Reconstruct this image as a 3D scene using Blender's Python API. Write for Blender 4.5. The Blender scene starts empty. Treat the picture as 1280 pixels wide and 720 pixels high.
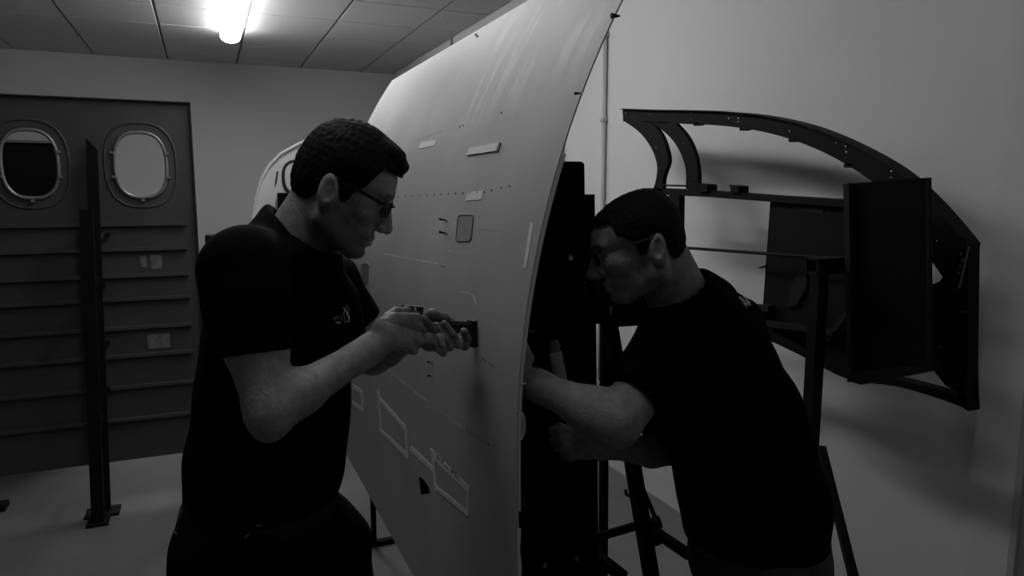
import bpy, bmesh, math, random
import numpy as np
from mathutils import Vector, Matrix
from mathutils.bvhtree import BVHTree
random.seed(7)
SC = bpy.context.scene
COL = SC.collection

# ------------------------------------------------------------------ camera
CAM_H = 1.66
F_PX = 896.0
PITCH = math.atan(120 / F_PX)
YAW = math.radians(23.1756)
cam_data = bpy.data.cameras.new('camera')
cam = bpy.data.objects.new('camera', cam_data)
COL.objects.link(cam)
cam.location = (0, 0, CAM_H)
cam.rotation_euler = (math.pi / 2 - PITCH, 0, -YAW)
cam_data.sensor_width = 36
cam_data.lens = F_PX / 1280 * 36
cam_data.clip_start = 0.05
SC.camera = cam
# ------------------------------------------------------------------ world, view
w = bpy.data.worlds.new('world')
SC.world = w
w.use_nodes = True
w.node_tree.nodes['Background'].inputs[0].default_value = (1, 1, 1, 1)
w.node_tree.nodes['Background'].inputs[1].default_value = 0.02
SC.view_settings.view_transform = 'Standard'
SC.view_settings.look = 'None'
SC.view_settings.gamma = 1
SC.view_settings.exposure = 0.0
LAMP_A, FILL_B, FILL_C, LAMP_D = 29.0, 9.0, 2.5, 25.0     # strength of the ceiling strips (in view, added fill above the bearded man, added fill behind the camera, over the curved panel)

# real-size geometry was surveyed from the photograph: these turn a sight line into a point on a real surface
cf = Vector((math.sin(YAW) * math.cos(PITCH), math.cos(YAW) * math.cos(PITCH), -math.sin(PITCH)))
cr = Vector((math.cos(YAW), -math.sin(YAW), 0))
cu = cr.cross(cf)
C0 = Vector((0, 0, CAM_H))
def ray(x, y): return cf + cr * ((x - 640) / F_PX) - cu * ((y - 360) / F_PX)
def J(x, y, d): return C0 + ray(x, y) * d
def P(x, y, ax, v):
    d = ray(x, y)
    return C0 + d * ((v - C0[ax]) / d[ax])

# ------------------------------------------------------------------ materials
def mat(name, v, rough=0.6, metal=0.0, bump=0.0, bscale=40.0, var=0.0, vscale=3.0, emit=0.0, spec=0.5, stretch=None, spots=0.0):
    m = bpy.data.materials.new(name)
    m.use_nodes = True
    nt = m.node_tree
    b = nt.nodes['Principled BSDF']
    b.inputs['Base Color'].default_value = (v, v, v, 1)
    b.inputs['Roughness'].default_value = rough
    b.inputs['Metallic'].default_value = metal
    b.inputs['Specular IOR Level'].default_value = spec
    tc = nt.nodes.new('ShaderNodeTexCoord')
    mp = nt.nodes.new('ShaderNodeMapping')
    nt.links.new(tc.outputs['Object'], mp.inputs[0])
    if stretch: mp.inputs['Scale'].default_value = stretch
    if var:
        n = nt.nodes.new('ShaderNodeTexNoise')
        n.inputs['Scale'].default_value = vscale
        n.inputs['Detail'].default_value = 6
        nt.links.new(mp.outputs[0], n.inputs['Vector'])
        r = nt.nodes.new('ShaderNodeMapRange')
        r.inputs[1].default_value = 0.3; r.inputs[2].default_value = 0.7
        r.inputs[3].default_value = v * (1 - var); r.inputs[4].default_value = v * (1 + var)
        nt.links.new(n.outputs['Fac'], r.inputs[0])
        nt.links.new(r.outputs[0], b.inputs['Base Color'])
    if bump:
        n2 = nt.nodes.new('ShaderNodeTexNoise')
        n2.inputs['Scale'].default_value = bscale
        n2.inputs['Detail'].default_value = 4
        nt.links.new(mp.outputs[0], n2.inputs['Vector'])
        bp = nt.nodes.new('ShaderNodeBump')
        bp.inputs['Strength'].default_value = bump
        bp.inputs['Distance'].default_value = 0.004
        nt.links.new(n2.outputs['Fac'], bp.inputs['Height'])
        nt.links.new(bp.outputs[0], b.inputs['Normal'])
    if emit:
        b.inputs['Emission Color'].default_value = (1, 1, 1, 1)
        b.inputs['Emission Strength'].default_value = emit
    return m

M = {}
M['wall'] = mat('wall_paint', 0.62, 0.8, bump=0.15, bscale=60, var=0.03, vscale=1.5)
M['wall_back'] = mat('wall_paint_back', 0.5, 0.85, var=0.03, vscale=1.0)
M['floor'] = mat('concrete_floor', 0.15, 0.45, bump=0.1, bscale=20, var=0.18, vscale=2.2)
M['tile'] = mat('ceiling_tile', 0.5, 0.9, bump=0.3, bscale=150)
M['grid'] = mat('ceiling_grid', 0.22, 0.6)
M['housing'] = mat('lamp_housing', 0.7, 0.5)
M['dark_panel'] = mat('green_primer_dark', 0.05, 0.55, var=0.15, vscale=3)
M['black_metal'] = mat('black_metal', 0.005, 0.65, spec=0.15, bump=0.15, bscale=90, var=0.3, vscale=8)
M['black_flat'] = mat('black_flat', 0.002, 0.8, spec=0.08, var=0.2, vscale=6)
M['steel'] = mat('bright_steel', 0.5, 0.35, metal=0.8)
M['rivet_pale'] = mat('rivet_pale', 0.85, 0.5)
M['tape'] = mat('masking_tape', 0.66, 0.7, bump=0.2, bscale=120)
M['tape_dim'] = mat('masking_tape_old', 0.70, 0.7, bump=0.2, bscale=120)
M['ink'] = mat('marker_ink', 0.03, 0.6)
M['hole'] = mat('rivet_hole', 0.01, 0.8)
M['pin'] = mat('dark_pin', 0.04, 0.4, metal=0.5)
M['gasket'] = mat('rubber_gasket', 0.012, 0.6)
M['edge'] = mat('bare_edge', 0.8, 0.4, metal=0.3)
M['shell_inner'] = mat('inner_structure', 0.02, 0.7)
M['shirt'] = mat('black_cotton', 0.0022, 0.95, spec=0.08, bump=0.3, bscale=300)
M['trousers'] = mat('work_trousers_black', 0.0035, 0.9, spec=0.1, bump=0.3, bscale=250)
M['jeans'] = mat('grey_denim', 0.06, 0.9, spec=0.1, bump=0.4, bscale=250, var=0.3, vscale=20)
M['belt'] = mat('belt_leather', 0.011, 0.7, spec=0.15)
M['print'] = mat('white_print', 0.7, 0.7)
M['print_dim'] = mat('grey_print', 0.5, 0.7)
M['hair'] = mat('dark_hair', 0.004, 0.7, spec=0.15, bump=0.6, bscale=160, stretch=(1, 1, 0.35))
M['glasses'] = mat('black_plastic', 0.006, 0.3)
M['glasses_metal'] = mat('metal_frame', 0.10, 0.35, metal=0.6)
M['boot'] = mat('boot_leather', 0.01, 0.6)
M['tool'] = mat('tool_black', 0.006, 0.5)
M['conduit'] = mat('painted_conduit', 0.42, 0.6)
M['label'] = mat('paper_label', 0.16, 0.7, var=0.3, vscale=30)
M['frame_light'] = mat('window_trim', 0.22, 0.4, metal=0.3)
M['rubber'] = mat('hose_rubber', 0.06, 0.6)

# lens glass (dark tint)
gm = bpy.data.materials.new('tinted_lens'); gm.use_nodes = True
gb = gm.node_tree.nodes['Principled BSDF']
gb.inputs['Base Color'].default_value = (0.12, 0.12, 0.12, 1)
gb.inputs['Roughness'].default_value = 0.05
gb.inputs['Transmission Weight'].default_value = 1.0
gb.inputs['IOR'].default_value = 1.05
M['lens'] = gm

# skin with stubble from a vertex attribute
def skin_mat(name, v):
    m = mat(name, v, 0.55, bump=0.35, bscale=180, var=0.20, vscale=55, spec=0.35)
    nt = m.node_tree; b = nt.nodes['Principled BSDF']
    src = b.inputs['Base Color'].links[0].from_socket
    at = nt.nodes.new('ShaderNodeAttribute'); at.attribute_name = 'stubble'
    mul = nt.nodes.new('ShaderNodeMath'); mul.operation = 'MULTIPLY_ADD'
    mul.inputs[1].default_value = -0.72; mul.inputs[2].default_value = 1.0
    nt.links.new(at.outputs['Fac'], mul.inputs[0])
    m2 = nt.nodes.new('ShaderNodeMath'); m2.operation = 'MULTIPLY'
    nt.links.new(src, m2.inputs[0]); nt.links.new(mul.outputs[0], m2.inputs[1])
    nt.links.new(m2.outputs[0], b.inputs['Base Color'])
    return m
M['skin_a'] = skin_mat('skin_light', 0.30)
M['skin_b'] = skin_mat('skin_tan', 0.25)

# aircraft skin: grey primer, lamp sheen painted in as lighter streaks high up, faint grime
def hull_mat():
    m = mat('grey_aircraft_primer', 0.27, 0.6, metal=0.0, spec=0.25, bump=0.04, bscale=6)
    nt = m.node_tree; b = nt.nodes['Principled BSDF']
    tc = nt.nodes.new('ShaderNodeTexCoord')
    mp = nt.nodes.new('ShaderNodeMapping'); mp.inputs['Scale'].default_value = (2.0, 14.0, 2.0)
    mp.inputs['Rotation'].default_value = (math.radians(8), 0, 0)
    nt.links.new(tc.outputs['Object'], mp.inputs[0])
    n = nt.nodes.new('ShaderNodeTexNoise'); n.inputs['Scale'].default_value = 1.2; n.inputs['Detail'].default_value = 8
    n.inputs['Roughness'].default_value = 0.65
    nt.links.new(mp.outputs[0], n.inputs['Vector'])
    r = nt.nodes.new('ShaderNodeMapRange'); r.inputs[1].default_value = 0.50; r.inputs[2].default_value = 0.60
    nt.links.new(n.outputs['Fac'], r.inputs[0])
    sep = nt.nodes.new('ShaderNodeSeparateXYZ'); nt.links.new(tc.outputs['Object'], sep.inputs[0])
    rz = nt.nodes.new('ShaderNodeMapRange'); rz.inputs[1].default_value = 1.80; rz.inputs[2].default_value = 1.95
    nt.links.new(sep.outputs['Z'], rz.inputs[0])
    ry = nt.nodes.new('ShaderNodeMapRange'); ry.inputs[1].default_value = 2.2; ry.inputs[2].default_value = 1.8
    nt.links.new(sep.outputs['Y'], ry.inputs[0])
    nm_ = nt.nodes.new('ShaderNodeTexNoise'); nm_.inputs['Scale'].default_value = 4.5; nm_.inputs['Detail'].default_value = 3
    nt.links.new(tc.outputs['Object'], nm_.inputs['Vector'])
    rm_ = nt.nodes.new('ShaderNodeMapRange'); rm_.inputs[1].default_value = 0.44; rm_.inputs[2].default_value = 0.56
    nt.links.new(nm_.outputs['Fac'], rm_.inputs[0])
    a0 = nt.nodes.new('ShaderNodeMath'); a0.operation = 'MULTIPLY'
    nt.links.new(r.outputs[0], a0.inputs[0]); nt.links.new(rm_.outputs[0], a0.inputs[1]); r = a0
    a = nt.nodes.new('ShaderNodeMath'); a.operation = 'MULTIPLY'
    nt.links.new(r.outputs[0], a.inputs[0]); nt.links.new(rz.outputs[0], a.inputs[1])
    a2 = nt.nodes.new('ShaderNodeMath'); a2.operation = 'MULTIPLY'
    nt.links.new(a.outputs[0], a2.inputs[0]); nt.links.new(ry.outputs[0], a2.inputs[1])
    n3 = nt.nodes.new('ShaderNodeTexNoise'); n3.inputs['Scale'].default_value = 3; n3.inputs['Detail'].default_value = 5
    nt.links.new(tc.outputs['Object'], n3.inputs['Vector'])
    v = nt.nodes.new('ShaderNodeMapRange'); v.inputs[1].default_value = 0.3; v.inputs[2].default_value = 0.7
    v.inputs[3].default_value = 0.36; v.inputs[4].default_value = 0.44
    nt.links.new(n3.outputs['Fac'], v.inputs[0])
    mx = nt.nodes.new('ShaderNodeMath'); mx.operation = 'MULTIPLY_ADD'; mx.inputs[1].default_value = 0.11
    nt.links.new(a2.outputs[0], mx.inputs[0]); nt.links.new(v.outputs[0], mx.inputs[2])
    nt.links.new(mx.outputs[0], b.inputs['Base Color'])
    return m
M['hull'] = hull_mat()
M['hull_far'] = mat('grey_primer_far', 0.68, 0.4, metal=0.2, var=0.1, vscale=2)

# ------------------------------------------------------------------ mesh helpers
def mesh_obj(name, bm, m, parent=None, smooth=False):
    me = bpy.data.meshes.new(name)
    bm.normal_update()
    bm.to_mesh(me); bm.free()
    me.materials.append(M[m] if isinstance(m, str) else m)
    if smooth:
        for p in me.polygons: p.use_smooth = True
    o = bpy.data.objects.new(name, me)
    COL.objects.link(o)
    if parent: o.parent = parent; o.matrix_parent_inverse = Matrix.Translation(-parent.location)
    return o
def share(name, src, loc, parent=None):
    o = src.copy(); o.name = name; COL.objects.link(o); o.location = loc
    if parent: o.parent = parent
    return o
def thing(name, label, cat, loc, group=None):
    o = bpy.data.objects.new(name, None); COL.objects.link(o); o.location = loc
    o.empty_display_size = 0.1
    return tag(o, label, cat, group)
def tag(o, label, cat, group=None):
    o['label'] = label; o['category'] = cat
    if group: o['group'] = group
    return o
def struct(name, bm, m, parent=None):
    o = mesh_obj(name, bm, m, parent); o['kind'] = 'structure'; return o
def B(): return bmesh.new()
def box(bm, a, b, bevel=0.0):
    a = Vector(a); b = Vector(b)
    r = bmesh.ops.create_cube(bm, size=1.0)
    bmesh.ops.scale(bm, vec=b - a, verts=r['verts'])
    bmesh.ops.translate(bm, vec=(a + b) / 2, verts=r['verts'])
    if bevel:
        es = list({e for v in r['verts'] for e in v.link_edges})
        bmesh.ops.bevel(bm, geom=es, offset=bevel, segments=2, affect='EDGES', profile=0.5)
    return bm
def bar(bm, p, q, wx, wy=None, up=(0, 0, 1)):
    """box section bar from p to q"""
    p = Vector(p); q = Vector(q); wy = wy or wx
    d = (q - p); L = d.length; d.normalize()
    u = Vector(up)
    if abs(d.dot(u)) > 0.95: u = Vector((0, 1, 0))
    s = d.cross(u).normalized(); u = s.cross(d).normalized()
    vs = []
    for t in (p, q):
        for a, b_ in ((-1, -1), (1, -1), (1, 1), (-1, 1)):
            vs.append(bm.verts.new(t + s * (a * wx / 2) + u * (b_ * wy / 2)))
    for f in ((0, 3, 2, 1), (4, 5, 6, 7), (0, 1, 5, 4), (1, 2, 6, 5), (2, 3, 7, 6), (3, 0, 4, 7)):
        bm.faces.new([vs[i] for i in f])
    return bm
def tube(bm, pts, r, seg=10, closed=False, radii=None):
    pts = [Vector(p) for p in pts]; n = len(pts); rings = []
    prev = None
    for i, p in enumerate(pts):
        if closed: d = pts[(i + 1) % n] - pts[i - 1]
        else: d = pts[min(i + 1, n - 1)] - pts[max(i - 1, 0)]
        d.normalize()
        if prev is None:
            u = Vector((0, 0, 1)) if abs(d.z) < 0.9 else Vector((1, 0, 0))
        else: u = prev
        u = (u - d * u.dot(d)).normalized(); prev = u
        s = d.cross(u)
        rr = radii[i] if radii else r
        rings.append([bm.verts.new(p + (u * math.cos(2 * math.pi * k / seg) + s * math.sin(2 * math.pi * k / seg)) * rr) for k in range(seg)])
    m = n if closed else n - 1
    for i in range(m):
        a, b_ = rings[i], rings[(i + 1) % n]
        for k in range(seg):
            bm.faces.new((a[k], a[(k + 1) % seg], b_[(k + 1) % seg], b_[k]))
    if not closed:
        bm.faces.new(rings[0][::-1]); bm.faces.new(rings[-1])
    return bm
def prism(bm, pts, off):
    """closed outline pts (coplanar) extruded by off"""
    off = Vector(off)
    a = [bm.verts.new(Vector(p)) for p in pts]
    b_ = [bm.verts.new(Vector(p) + off) for p in pts]
    f1 = bm.faces.new(a); f2 = bm.faces.new(b_[::-1])
    n = len(pts)
    for i in range(n): bm.faces.new((a[i], b_[i], b_[(i + 1) % n], a[(i + 1) % n]))
    bmesh.ops.triangulate(bm, faces=[f1, f2])
    bmesh.ops.recalc_face_normals(bm, faces=bm.faces[:])
    return bm
def ribbon(bm, left, right, off):
    """strip between two point lists, thickened by off (vector)"""
    off = Vector(off); n = len(left)
    V = [[bm.verts.new(Vector(p)) for p in (left[i], right[i])] + [bm.verts.new(Vector(p) + off) for p in (left[i], right[i])] for i in range(n)]
    for i in range(n - 1):
        a, b_ = V[i], V[i + 1]
        for f in ((a[0], a[1], b_[1], b_[0]), (a[2], b_[2], b_[3], a[3]), (a[0], b_[0], b_[2], a[2]), (a[1], a[3], b_[3], b_[1])): bm.faces.new(f)
    bm.faces.new((V[0][0], V[0][2], V[0][3], V[0][1])); bm.faces.new((V[-1][0], V[-1][1], V[-1][3], V[-1][2]))
    bmesh.ops.recalc_face_normals(bm, faces=bm.faces[:])
    return bm
def ball(bm, c, r, seg=8, scale=(1, 1, 1)):
    q = bmesh.ops.create_uvsphere(bm, u_segments=seg, v_segments=max(4, seg // 2 + 1), radius=r)
    bmesh.ops.scale(bm, vec=scale, verts=q['verts'])
    bmesh.ops.translate(bm, vec=c, verts=q['verts'])
    return bm

# ================================================================== THE ROOM
XR, YB, ZC = 2.2, 8.8, 3.07
XL, YF = -4.5, -3.0
struct('floor', box(B(), (XL, YF, -0.1), (XR + 0.2, YB + 0.2, 0)), 'floor')
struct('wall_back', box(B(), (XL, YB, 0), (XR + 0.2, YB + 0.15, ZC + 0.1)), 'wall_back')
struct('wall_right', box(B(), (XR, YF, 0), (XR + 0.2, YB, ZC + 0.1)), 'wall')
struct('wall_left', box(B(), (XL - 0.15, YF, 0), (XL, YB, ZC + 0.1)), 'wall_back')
ceil = struct('ceiling', box(B(), (XL, YF, ZC + 0.03), (XR + 0.2, YB + 0.2, ZC + 0.12)), 'grid')
tb = B(); box(tb, (-0.336, -0.341, -0.012), (0.336, 0.341, 0.012), 0.004)
tile0 = mesh_obj('ceiling_tile', tb, 'tile', ceil)
first = True
for i in range(-5, 4):
    for j in range(-13, 4):
        cx = 0.075 + 0.69 * i + (0 if True else 0); cy = 6.65 + 0.70 * j
        loc = (cx, cy, ZC + 0.018 + random.uniform(-0.0015, 0.0015))
        if first: tile0.location = loc; first = False
        else:
            t_ = share('ceiling_tile', tile0, loc, ceil)
            if i == 3: t_.location.x = 1.998; t_.scale.x = 0.58      # cut tiles along the wall
# pilaster at the right of the right-hand wall, a step proud of it
struct('trim_1', box(B(), (XR - 0.035, 0.2, 0), (XR + 0.01, 1.405, ZC)), 'wall')
# low lip between floor and right wall
struct('baseboard_right', box(B(), (XR - 0.006, 1.405, 0), (XR + 0.01, YB, 0.012)), 'conduit')

def conduit(px, label, group=None):
    base = P(px, 150, 0, XR)
    t = thing('wall_conduit', label, 'pipe', (XR - 0.02, base.y, 0))
    b_ = tube(B(), [(XR - 0.016, base.y, 0.0), (XR - 0.016, base.y, 2.62 if px > 750 else ZC)], 0.013, 12)
    mesh_obj('pipe', b_, 'conduit', t, True)
    for z in (0.5, 1.3, 2.08, 2.56):
        mesh_obj('pipe_clamp', box(B(), (XR - 0.034, base.y - 0.02, z - 0.012), (XR, base.y + 0.02, z + 0.012), 0.003), 'conduit', t)
conduit(758, 'thin vertical pipe on the wall between panel edge and arched frame')
conduit(567, 'short bit of vertical pipe below the ceiling, above the curved panel')
conduit(706, 'faint vertical pipe on wall tight beside the curved panel edge')
c_ = thing('wall_conduit', 'vertical cable trunk at the far right wall edge', 'pipe', (XR - 0.05, 1.29, 0))
mesh_obj('pipe', box(B(), (XR - 0.05, P(1276, 600, 0, XR - 0.04).y - 0.012, 0), (XR - 0.034, P(1276, 600, 0, XR - 0.04).y + 0.012, 1.4), 0.003), 'conduit', c_)

# ceiling lights: the first hangs in view, one is above the curved panel, two are added fill
def ceiling_light(cx, cy, strength, label):
    t = thing('ceiling_light', label, 'ceiling light', (cx, cy, ZC))
    mesh_obj('housing', box(B(), (cx - 0.06, cy - 0.76, ZC - 0.045), (cx + 0.06, cy + 0.76, ZC + 0.004), 0.006), 'housing', t)
    b_ = B(); n = 10
    prof = [(cx + 0.085 * math.cos(a), ZC - 0.045 - 0.055 * math.sin(a)) for a in [math.pi * k / n for k in range(n + 1)]]
    V = [[b_.verts.new((x, cy + s * 0.77, z)) for x, z in prof] for s in (-1, 1)]
    for k in range(n): b_.faces.new((V[0][k], V[0][k + 1], V[1][k + 1], V[1][k]))
    b_.faces.new(V[0][::-1]); b_.faces.new(V[1]); b_.faces.new((V[0][0], V[1][0], V[1][-1], V[0][-1]))
    bmesh.ops.recalc_face_normals(b_, faces=b_.faces[:])
    mesh_obj('diffuser', b_, mat('lamp_diffuser', 0.9, 0.4, emit=strength), t)
ceiling_light(0.30, 6.28, LAMP_A, 'lit fluorescent strip light on the tiled ceiling, the one in view')
ceiling_light(0.0, 1.6, FILL_B, 'unseen strip added as fill light above the bearded man head')  # added fill that lifts the middle of the curved panel
ceiling_light(0.68, 3.5, LAMP_D, 'lit fluorescent strip light above the curved grey panel')
ceiling_light(1.0, -0.4, FILL_C, 'unseen strip added as fill light above and in front of the right hand man')  # added weak fill for the men's hands and arms

# ================================================================== THE CURVED FUSELAGE PANEL
HX, HZ, HR = 2.239, 1.188, 1.7153
HY0, HY1 = 1.2, 3.36
TOP = math.radians(35.0)
def hull_pt(Y, s, out=0.0):
    """s>=0: angle in radians above the widest line; s<0: metres-ish below it (nearly flat lower side)"""
    if s >= 0:
        return Vector((HX - (HR + out) * math.cos(s), Y, HZ + (HR + out) * math.sin(s)))
    L = -s * HR
    return Vector((HX - HR - out + 0.058 * L * L, Y, HZ - L))
S_BOT = -0.745 / HR
def hull_hit(px, py):
    """where a sight line meets the panel: (Y, s)"""
    d = ray(px, py)
    t = 0.6
    def g(t):
        p = C0 + d * t
        if p.z >= HZ:
            return HR - math.hypot(p.x - HX, p.z - HZ)
        L = HZ - p.z
        return p.x - (HX - HR + 0.058 * L * L)
    while g(t) < 0 and t < 6: t += 0.01
    lo, hi = t - 0.01, t
    for _ in range(30):
        m_ = (lo + hi) / 2
        if g(m_) < 0: lo = m_
        else: hi = m_
    p = C0 + d * hi
    if p.z >= HZ: return p.y, math.asin(max(-1, min(1, (p.z - HZ) / HR)))
    return p.y, -(HZ - p.z) / HR
def hull_n(s):
    if s >= 0: return Vector((-math.cos(s), 0, math.sin(s)))
    return Vector((-1, 0, 0.12 * s * HR)).normalized()

hull = thing('fuselage_shell', 'large curved grey aircraft skin panel standing between the two men', 'aircraft panel', (0.55, 2.2, 0.44))
bm = B(); NS, NY = 96, 60; Vo = []; Vi = []
for i in range(NS + 1):
    s = S_BOT + (TOP - S_BOT) * i / NS
    Vo.append([bm.verts.new(hull_pt(HY0 + (HY1 - HY0) * j / NY, s)) for j in range(NY + 1)])
    Vi.append([bm.verts.new(hull_pt(HY0 + (HY1 - HY0) * j / NY, s, -0.003)) for j in range(NY + 1)])
for i in range(NS):
    for j in range(NY):
        bm.faces.new((Vo[i][j], Vo[i + 1][j], Vo[i + 1][j + 1], Vo[i][j + 1]))
        bm.faces.new((Vi[i][j], Vi[i][j + 1], Vi[i + 1][j + 1], Vi[i + 1][j]))
for i in range(NS):
    bm.faces.new((Vo[i][0], Vi[i][0], Vi[i + 1][0], Vo[i + 1][0])); bm.faces.new((Vo[i][NY], Vo[i + 1][NY], Vi[i + 1][NY], Vi[i][NY]))
for j in range(NY):
    bm.faces.new((Vo[0][j], Vo[0][j + 1], Vi[0][j + 1], Vi[0][j])); bm.faces.new((Vo[NS][j], Vi[NS][j], Vi[NS][j + 1], Vo[NS][j + 1]))
bmesh.ops.recalc_face_normals(bm, faces=bm.faces[:])
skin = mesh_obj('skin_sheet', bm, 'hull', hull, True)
# cut the small triangular opening
def hp(px, py, out=0.0):
    Y, s = hull_hit(px, py); return hull_pt(Y, s, out)
tri = [hp(522.5, 595), hp(525, 618.5), hp(537.5, 616.5), hp(536, 609), hp(529, 599)]
cb = B(); prism(cb, [p + Vector((-0.03, 0, 0)) for p in tri], (0.08, 0, 0))
cut = mesh_obj('cutter', cb, 'hole')
md = skin.modifiers.new('b', 'BOOLEAN'); md.object = cut; md.operation = 'DIFFERENCE'; md.solver = 'EXACT'
dg = bpy.context.evaluated_depsgraph_get()
nm = bpy.data.meshes.new_from_object(skin.evaluated_get(dg))
skin.modifiers.clear(); skin.data = nm
bpy.data.objects.remove(cut)
for p in nm.polygons: p.use_smooth = True
try: nm.set_sharp_from_angle(angle=math.radians(35))
except Exception: pass

# inner stiffeners (stringers along, frames around): real structure behind the sheet
for s in [-0.38, -0.28, -0.18, -0.08, 0.03, 0.14, 0.25, 0.36, 0.47, 0.58]:
    b_ = B(); a = hull_pt(HY0 + (0.03 if s < 0.1 else 0.5), s, -0.022); c = hull_pt(HY1 - 0.02, s, -0.022)
    bar(b_, a, c, 0.022, 0.016)
    mesh_obj('stringer', b_, 'shell_inner', hull)
for Y in (1.95, 2.48, 2.95, 3.3):
    L_ = []; R_ = []
    for i in range(25):
        s = S_BOT + 0.01 + (TOP - S_BOT - 0.02) * i / 24
        L_.append(hull_pt(Y, s, -0.022)); R_.append(hull_pt(Y, s, -0.09))
    mesh_obj('ring_frame', ribbon(B(), L_, R_, (0, 0.012, 0)), 'shell_inner', hull)
b_ = box(B(), (HX - HR + .05, 1.35, 0.55), (HX - HR + .055, 3.0, 0.98)); mesh_obj('opening_backing', b_, 'black_flat', hull)  # black sheet added behind the triangular opening to keep it dark
# edge doubler visible as a paler rim along the near edge
L_ = []; R_ = []
s0, s1 = hull_hit(653, 560)[1], math.radians(18.5)
for i in range(40):
    s = -0.08 + (s1 + 0.08) * i / 39
    k = 0.5 + 0.5 * (i / 39)
    L_.append(hull_pt(HY0 - 0.001, s, -0.0025)); R_.append(hull_pt(HY0 - 0.001, s, -0.0035 - 0.007 * k))
mesh_obj('edge_doubler', ribbon(B(), L_, R_, (0, 0.02, 0)), 'edge', hull)
L_ = []; R_ = []
for i in range(30):
    s = S_BOT + (-0.10 - S_BOT) * i / 29 
    wob = 0.0015 * math.sin(i * 1.7)
    L_.append(hull_pt(HY0 - 0.002, s, 0.0005)); R_.append(hull_pt(HY0 - 0.002, s, -0.005 + wob))
mesh_obj('edge_rim', ribbon(B(), L_, R_, (0, 0.0019, 0)), 'edge', hull)
# rounded tab with a hole on the near edge
b_ = B(); pts = []
zc = P(655, 532, 1, HY0).z
for k in range(17):
    a = -math.pi / 2 + math.pi * k / 16
    pts.append(Vector((hull_pt(HY0, -0.05).x + 0.017 * math.cos(a) ** 0.8 if math.cos(a) > 0 else hull_pt(HY0, -0.05).x, HY0 + 0.001, zc + 0.030 * math.sin(a))))
ring_in = [Vector((hull_pt(HY0, -0.05).x + 0.006 + 0.0028 * math.cos(2 * math.pi * k / 10), HY0 + 0.0005, zc + 0.005 * math.sin(2 * math.pi * k / 10))) for k in range(10)]
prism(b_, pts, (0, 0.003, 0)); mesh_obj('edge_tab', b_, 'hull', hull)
mesh_obj('tab_hole', prism(B(), ring_in, (0, 0.001, 0)), 'hole', hull)
mesh_obj('tab_rim', tube(B(), [p + Vector((0, -0.0005, 0)) for p in pts], 0.0013, 6), 'edge', hull)
for (px, py, sz) in ((768, 20, 0.012), (722, 117, 0.006), (654, 480, 0.006)):   # fixing pins poking off the edge
    p = P(px, py, 1, HY0)
    a = tube(B(), [p + Vector((-0.006, 0, 0)), p + Vector((sz, 0, 0.001))], 0.003, 8, radii=[0.0055 if sz > .01 else 0.003, 0.0015])
    mesh_obj('edge_pin', a, 'steel' if py > 400 else 'pin', hull)

# rivets too small to pick apart: one part per row
def rivet_row(pts, m, r=0.0022, out=0.0005):
    b_ = B()
    for (px, py) in pts:
        Y, s = hull_hit(px, py); c = hull_pt(Y, s, out)
        ball(b_, c, r, 6, (0.6, 1, 1))
    o = mesh_obj('rivet_row', b_, m, hull); o['kind'] = 'stuff'
def lin(a, b_, n): return [(a[0] + (b_[0] - a[0]) * i / (n - 1), a[1] + (b_[1] - a[1]) * i / (n - 1)) for i in range(n)]
rivet_row(lin((498, 246), (606, 240), 13) + [(615, 238), (627, 235), (637, 233)], 'pin', 0.0026, 0.001)
rivet_row(lin((482, 318), (545, 330), 22), 'rivet_pale', 0.0026)
rivet_row([(552, 332), (555, 333)], 'pin', 0.0025)
rivet_row(lin((487, 464), (534, 502), 17), 'rivet_pale', 0.0026)
rivet_row(lin((534, 502), (580, 535), 14), 'rivet_pale', 0.0016)
rivet_row(lin((584, 538), (611, 556), 7), 'pin', 0.0022)
rivet_row(lin((604, 449), (617, 458), 5), 'pin', 0.002)
rivet_row(lin((520, 176), (552, 164), 12), 'steel', 0.0022)
rivet_row([(575, 159), (579, 157), (560, 28), (548, 52), (627, 141)], 'pin', 0.0028)
rivet_row(lin((488, 528), (503, 549), 6), 'pin', 0.0012)
rivet_row([(595, 44), (597, 46)], 'pin', 0.006)
rivet_row([(546, 594), (549, 596), (553, 600)], 'steel', 0.0012)
# dotted outline around the access hatch
hd = lin((575, 255), (596, 254), 6) + lin((569, 264), (565, 302), 6) + lin((600, 262), (597, 300), 6) + lin((564, 314), (592, 316), 8) + lin((563, 302), (561, 320), 4) + lin((577, 300), (588, 301), 4)
rivet_row(hd, 'rivet_pale', 0.0017)
# hatch gasket and plate
def rrect_px(x0, y0, x1, y1, skew, r, n=5):
    out = []
    for cx, cy, a0 in ((x1 - r, y0 + r, -90), (x1 - r, y1 - r, 0), (x0 + r, y1 - r, 90), (x0 + r, y0 + r, 180)):
        for k in range(n + 1):
            a = math.radians(a0 + 90 * k / n)
            x = cx + r * math.cos(a); y = cy + r * math.sin(a)
            out.append((x - skew * (y - (y0 + y1) / 2) / (y1 - y0), y))
    return out
rr = rrect_px(571.5, 269, 591, 302, 3.5, 4)
mesh_obj('hatch_gasket', tube(B(), [hp(x, y, 0.0006) for x, y in rr], 0.0013, 6, closed=True), 'gasket', hull)
b_ = B(); prism(b_, [hp(581 + (x - 581) * .9, 285.5 + (y - 285.5) * .93, 0.0002) for x, y in rr], (-0.0012, 0, 0)); mesh_obj('access_hatch', b_, mat('hatch_plate', 0.26, 0.5), hull)
rr = rrect_px(451.5, 329, 461, 355, 1.5, 2.5)
b_ = B(); prism(b_, [hp(x, y, 0.0005) for x, y in rr], (-0.002, 0, 0)); mesh_obj('small_port', b_, mat('port_cover', 0.12, 0.5), hull)
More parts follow.
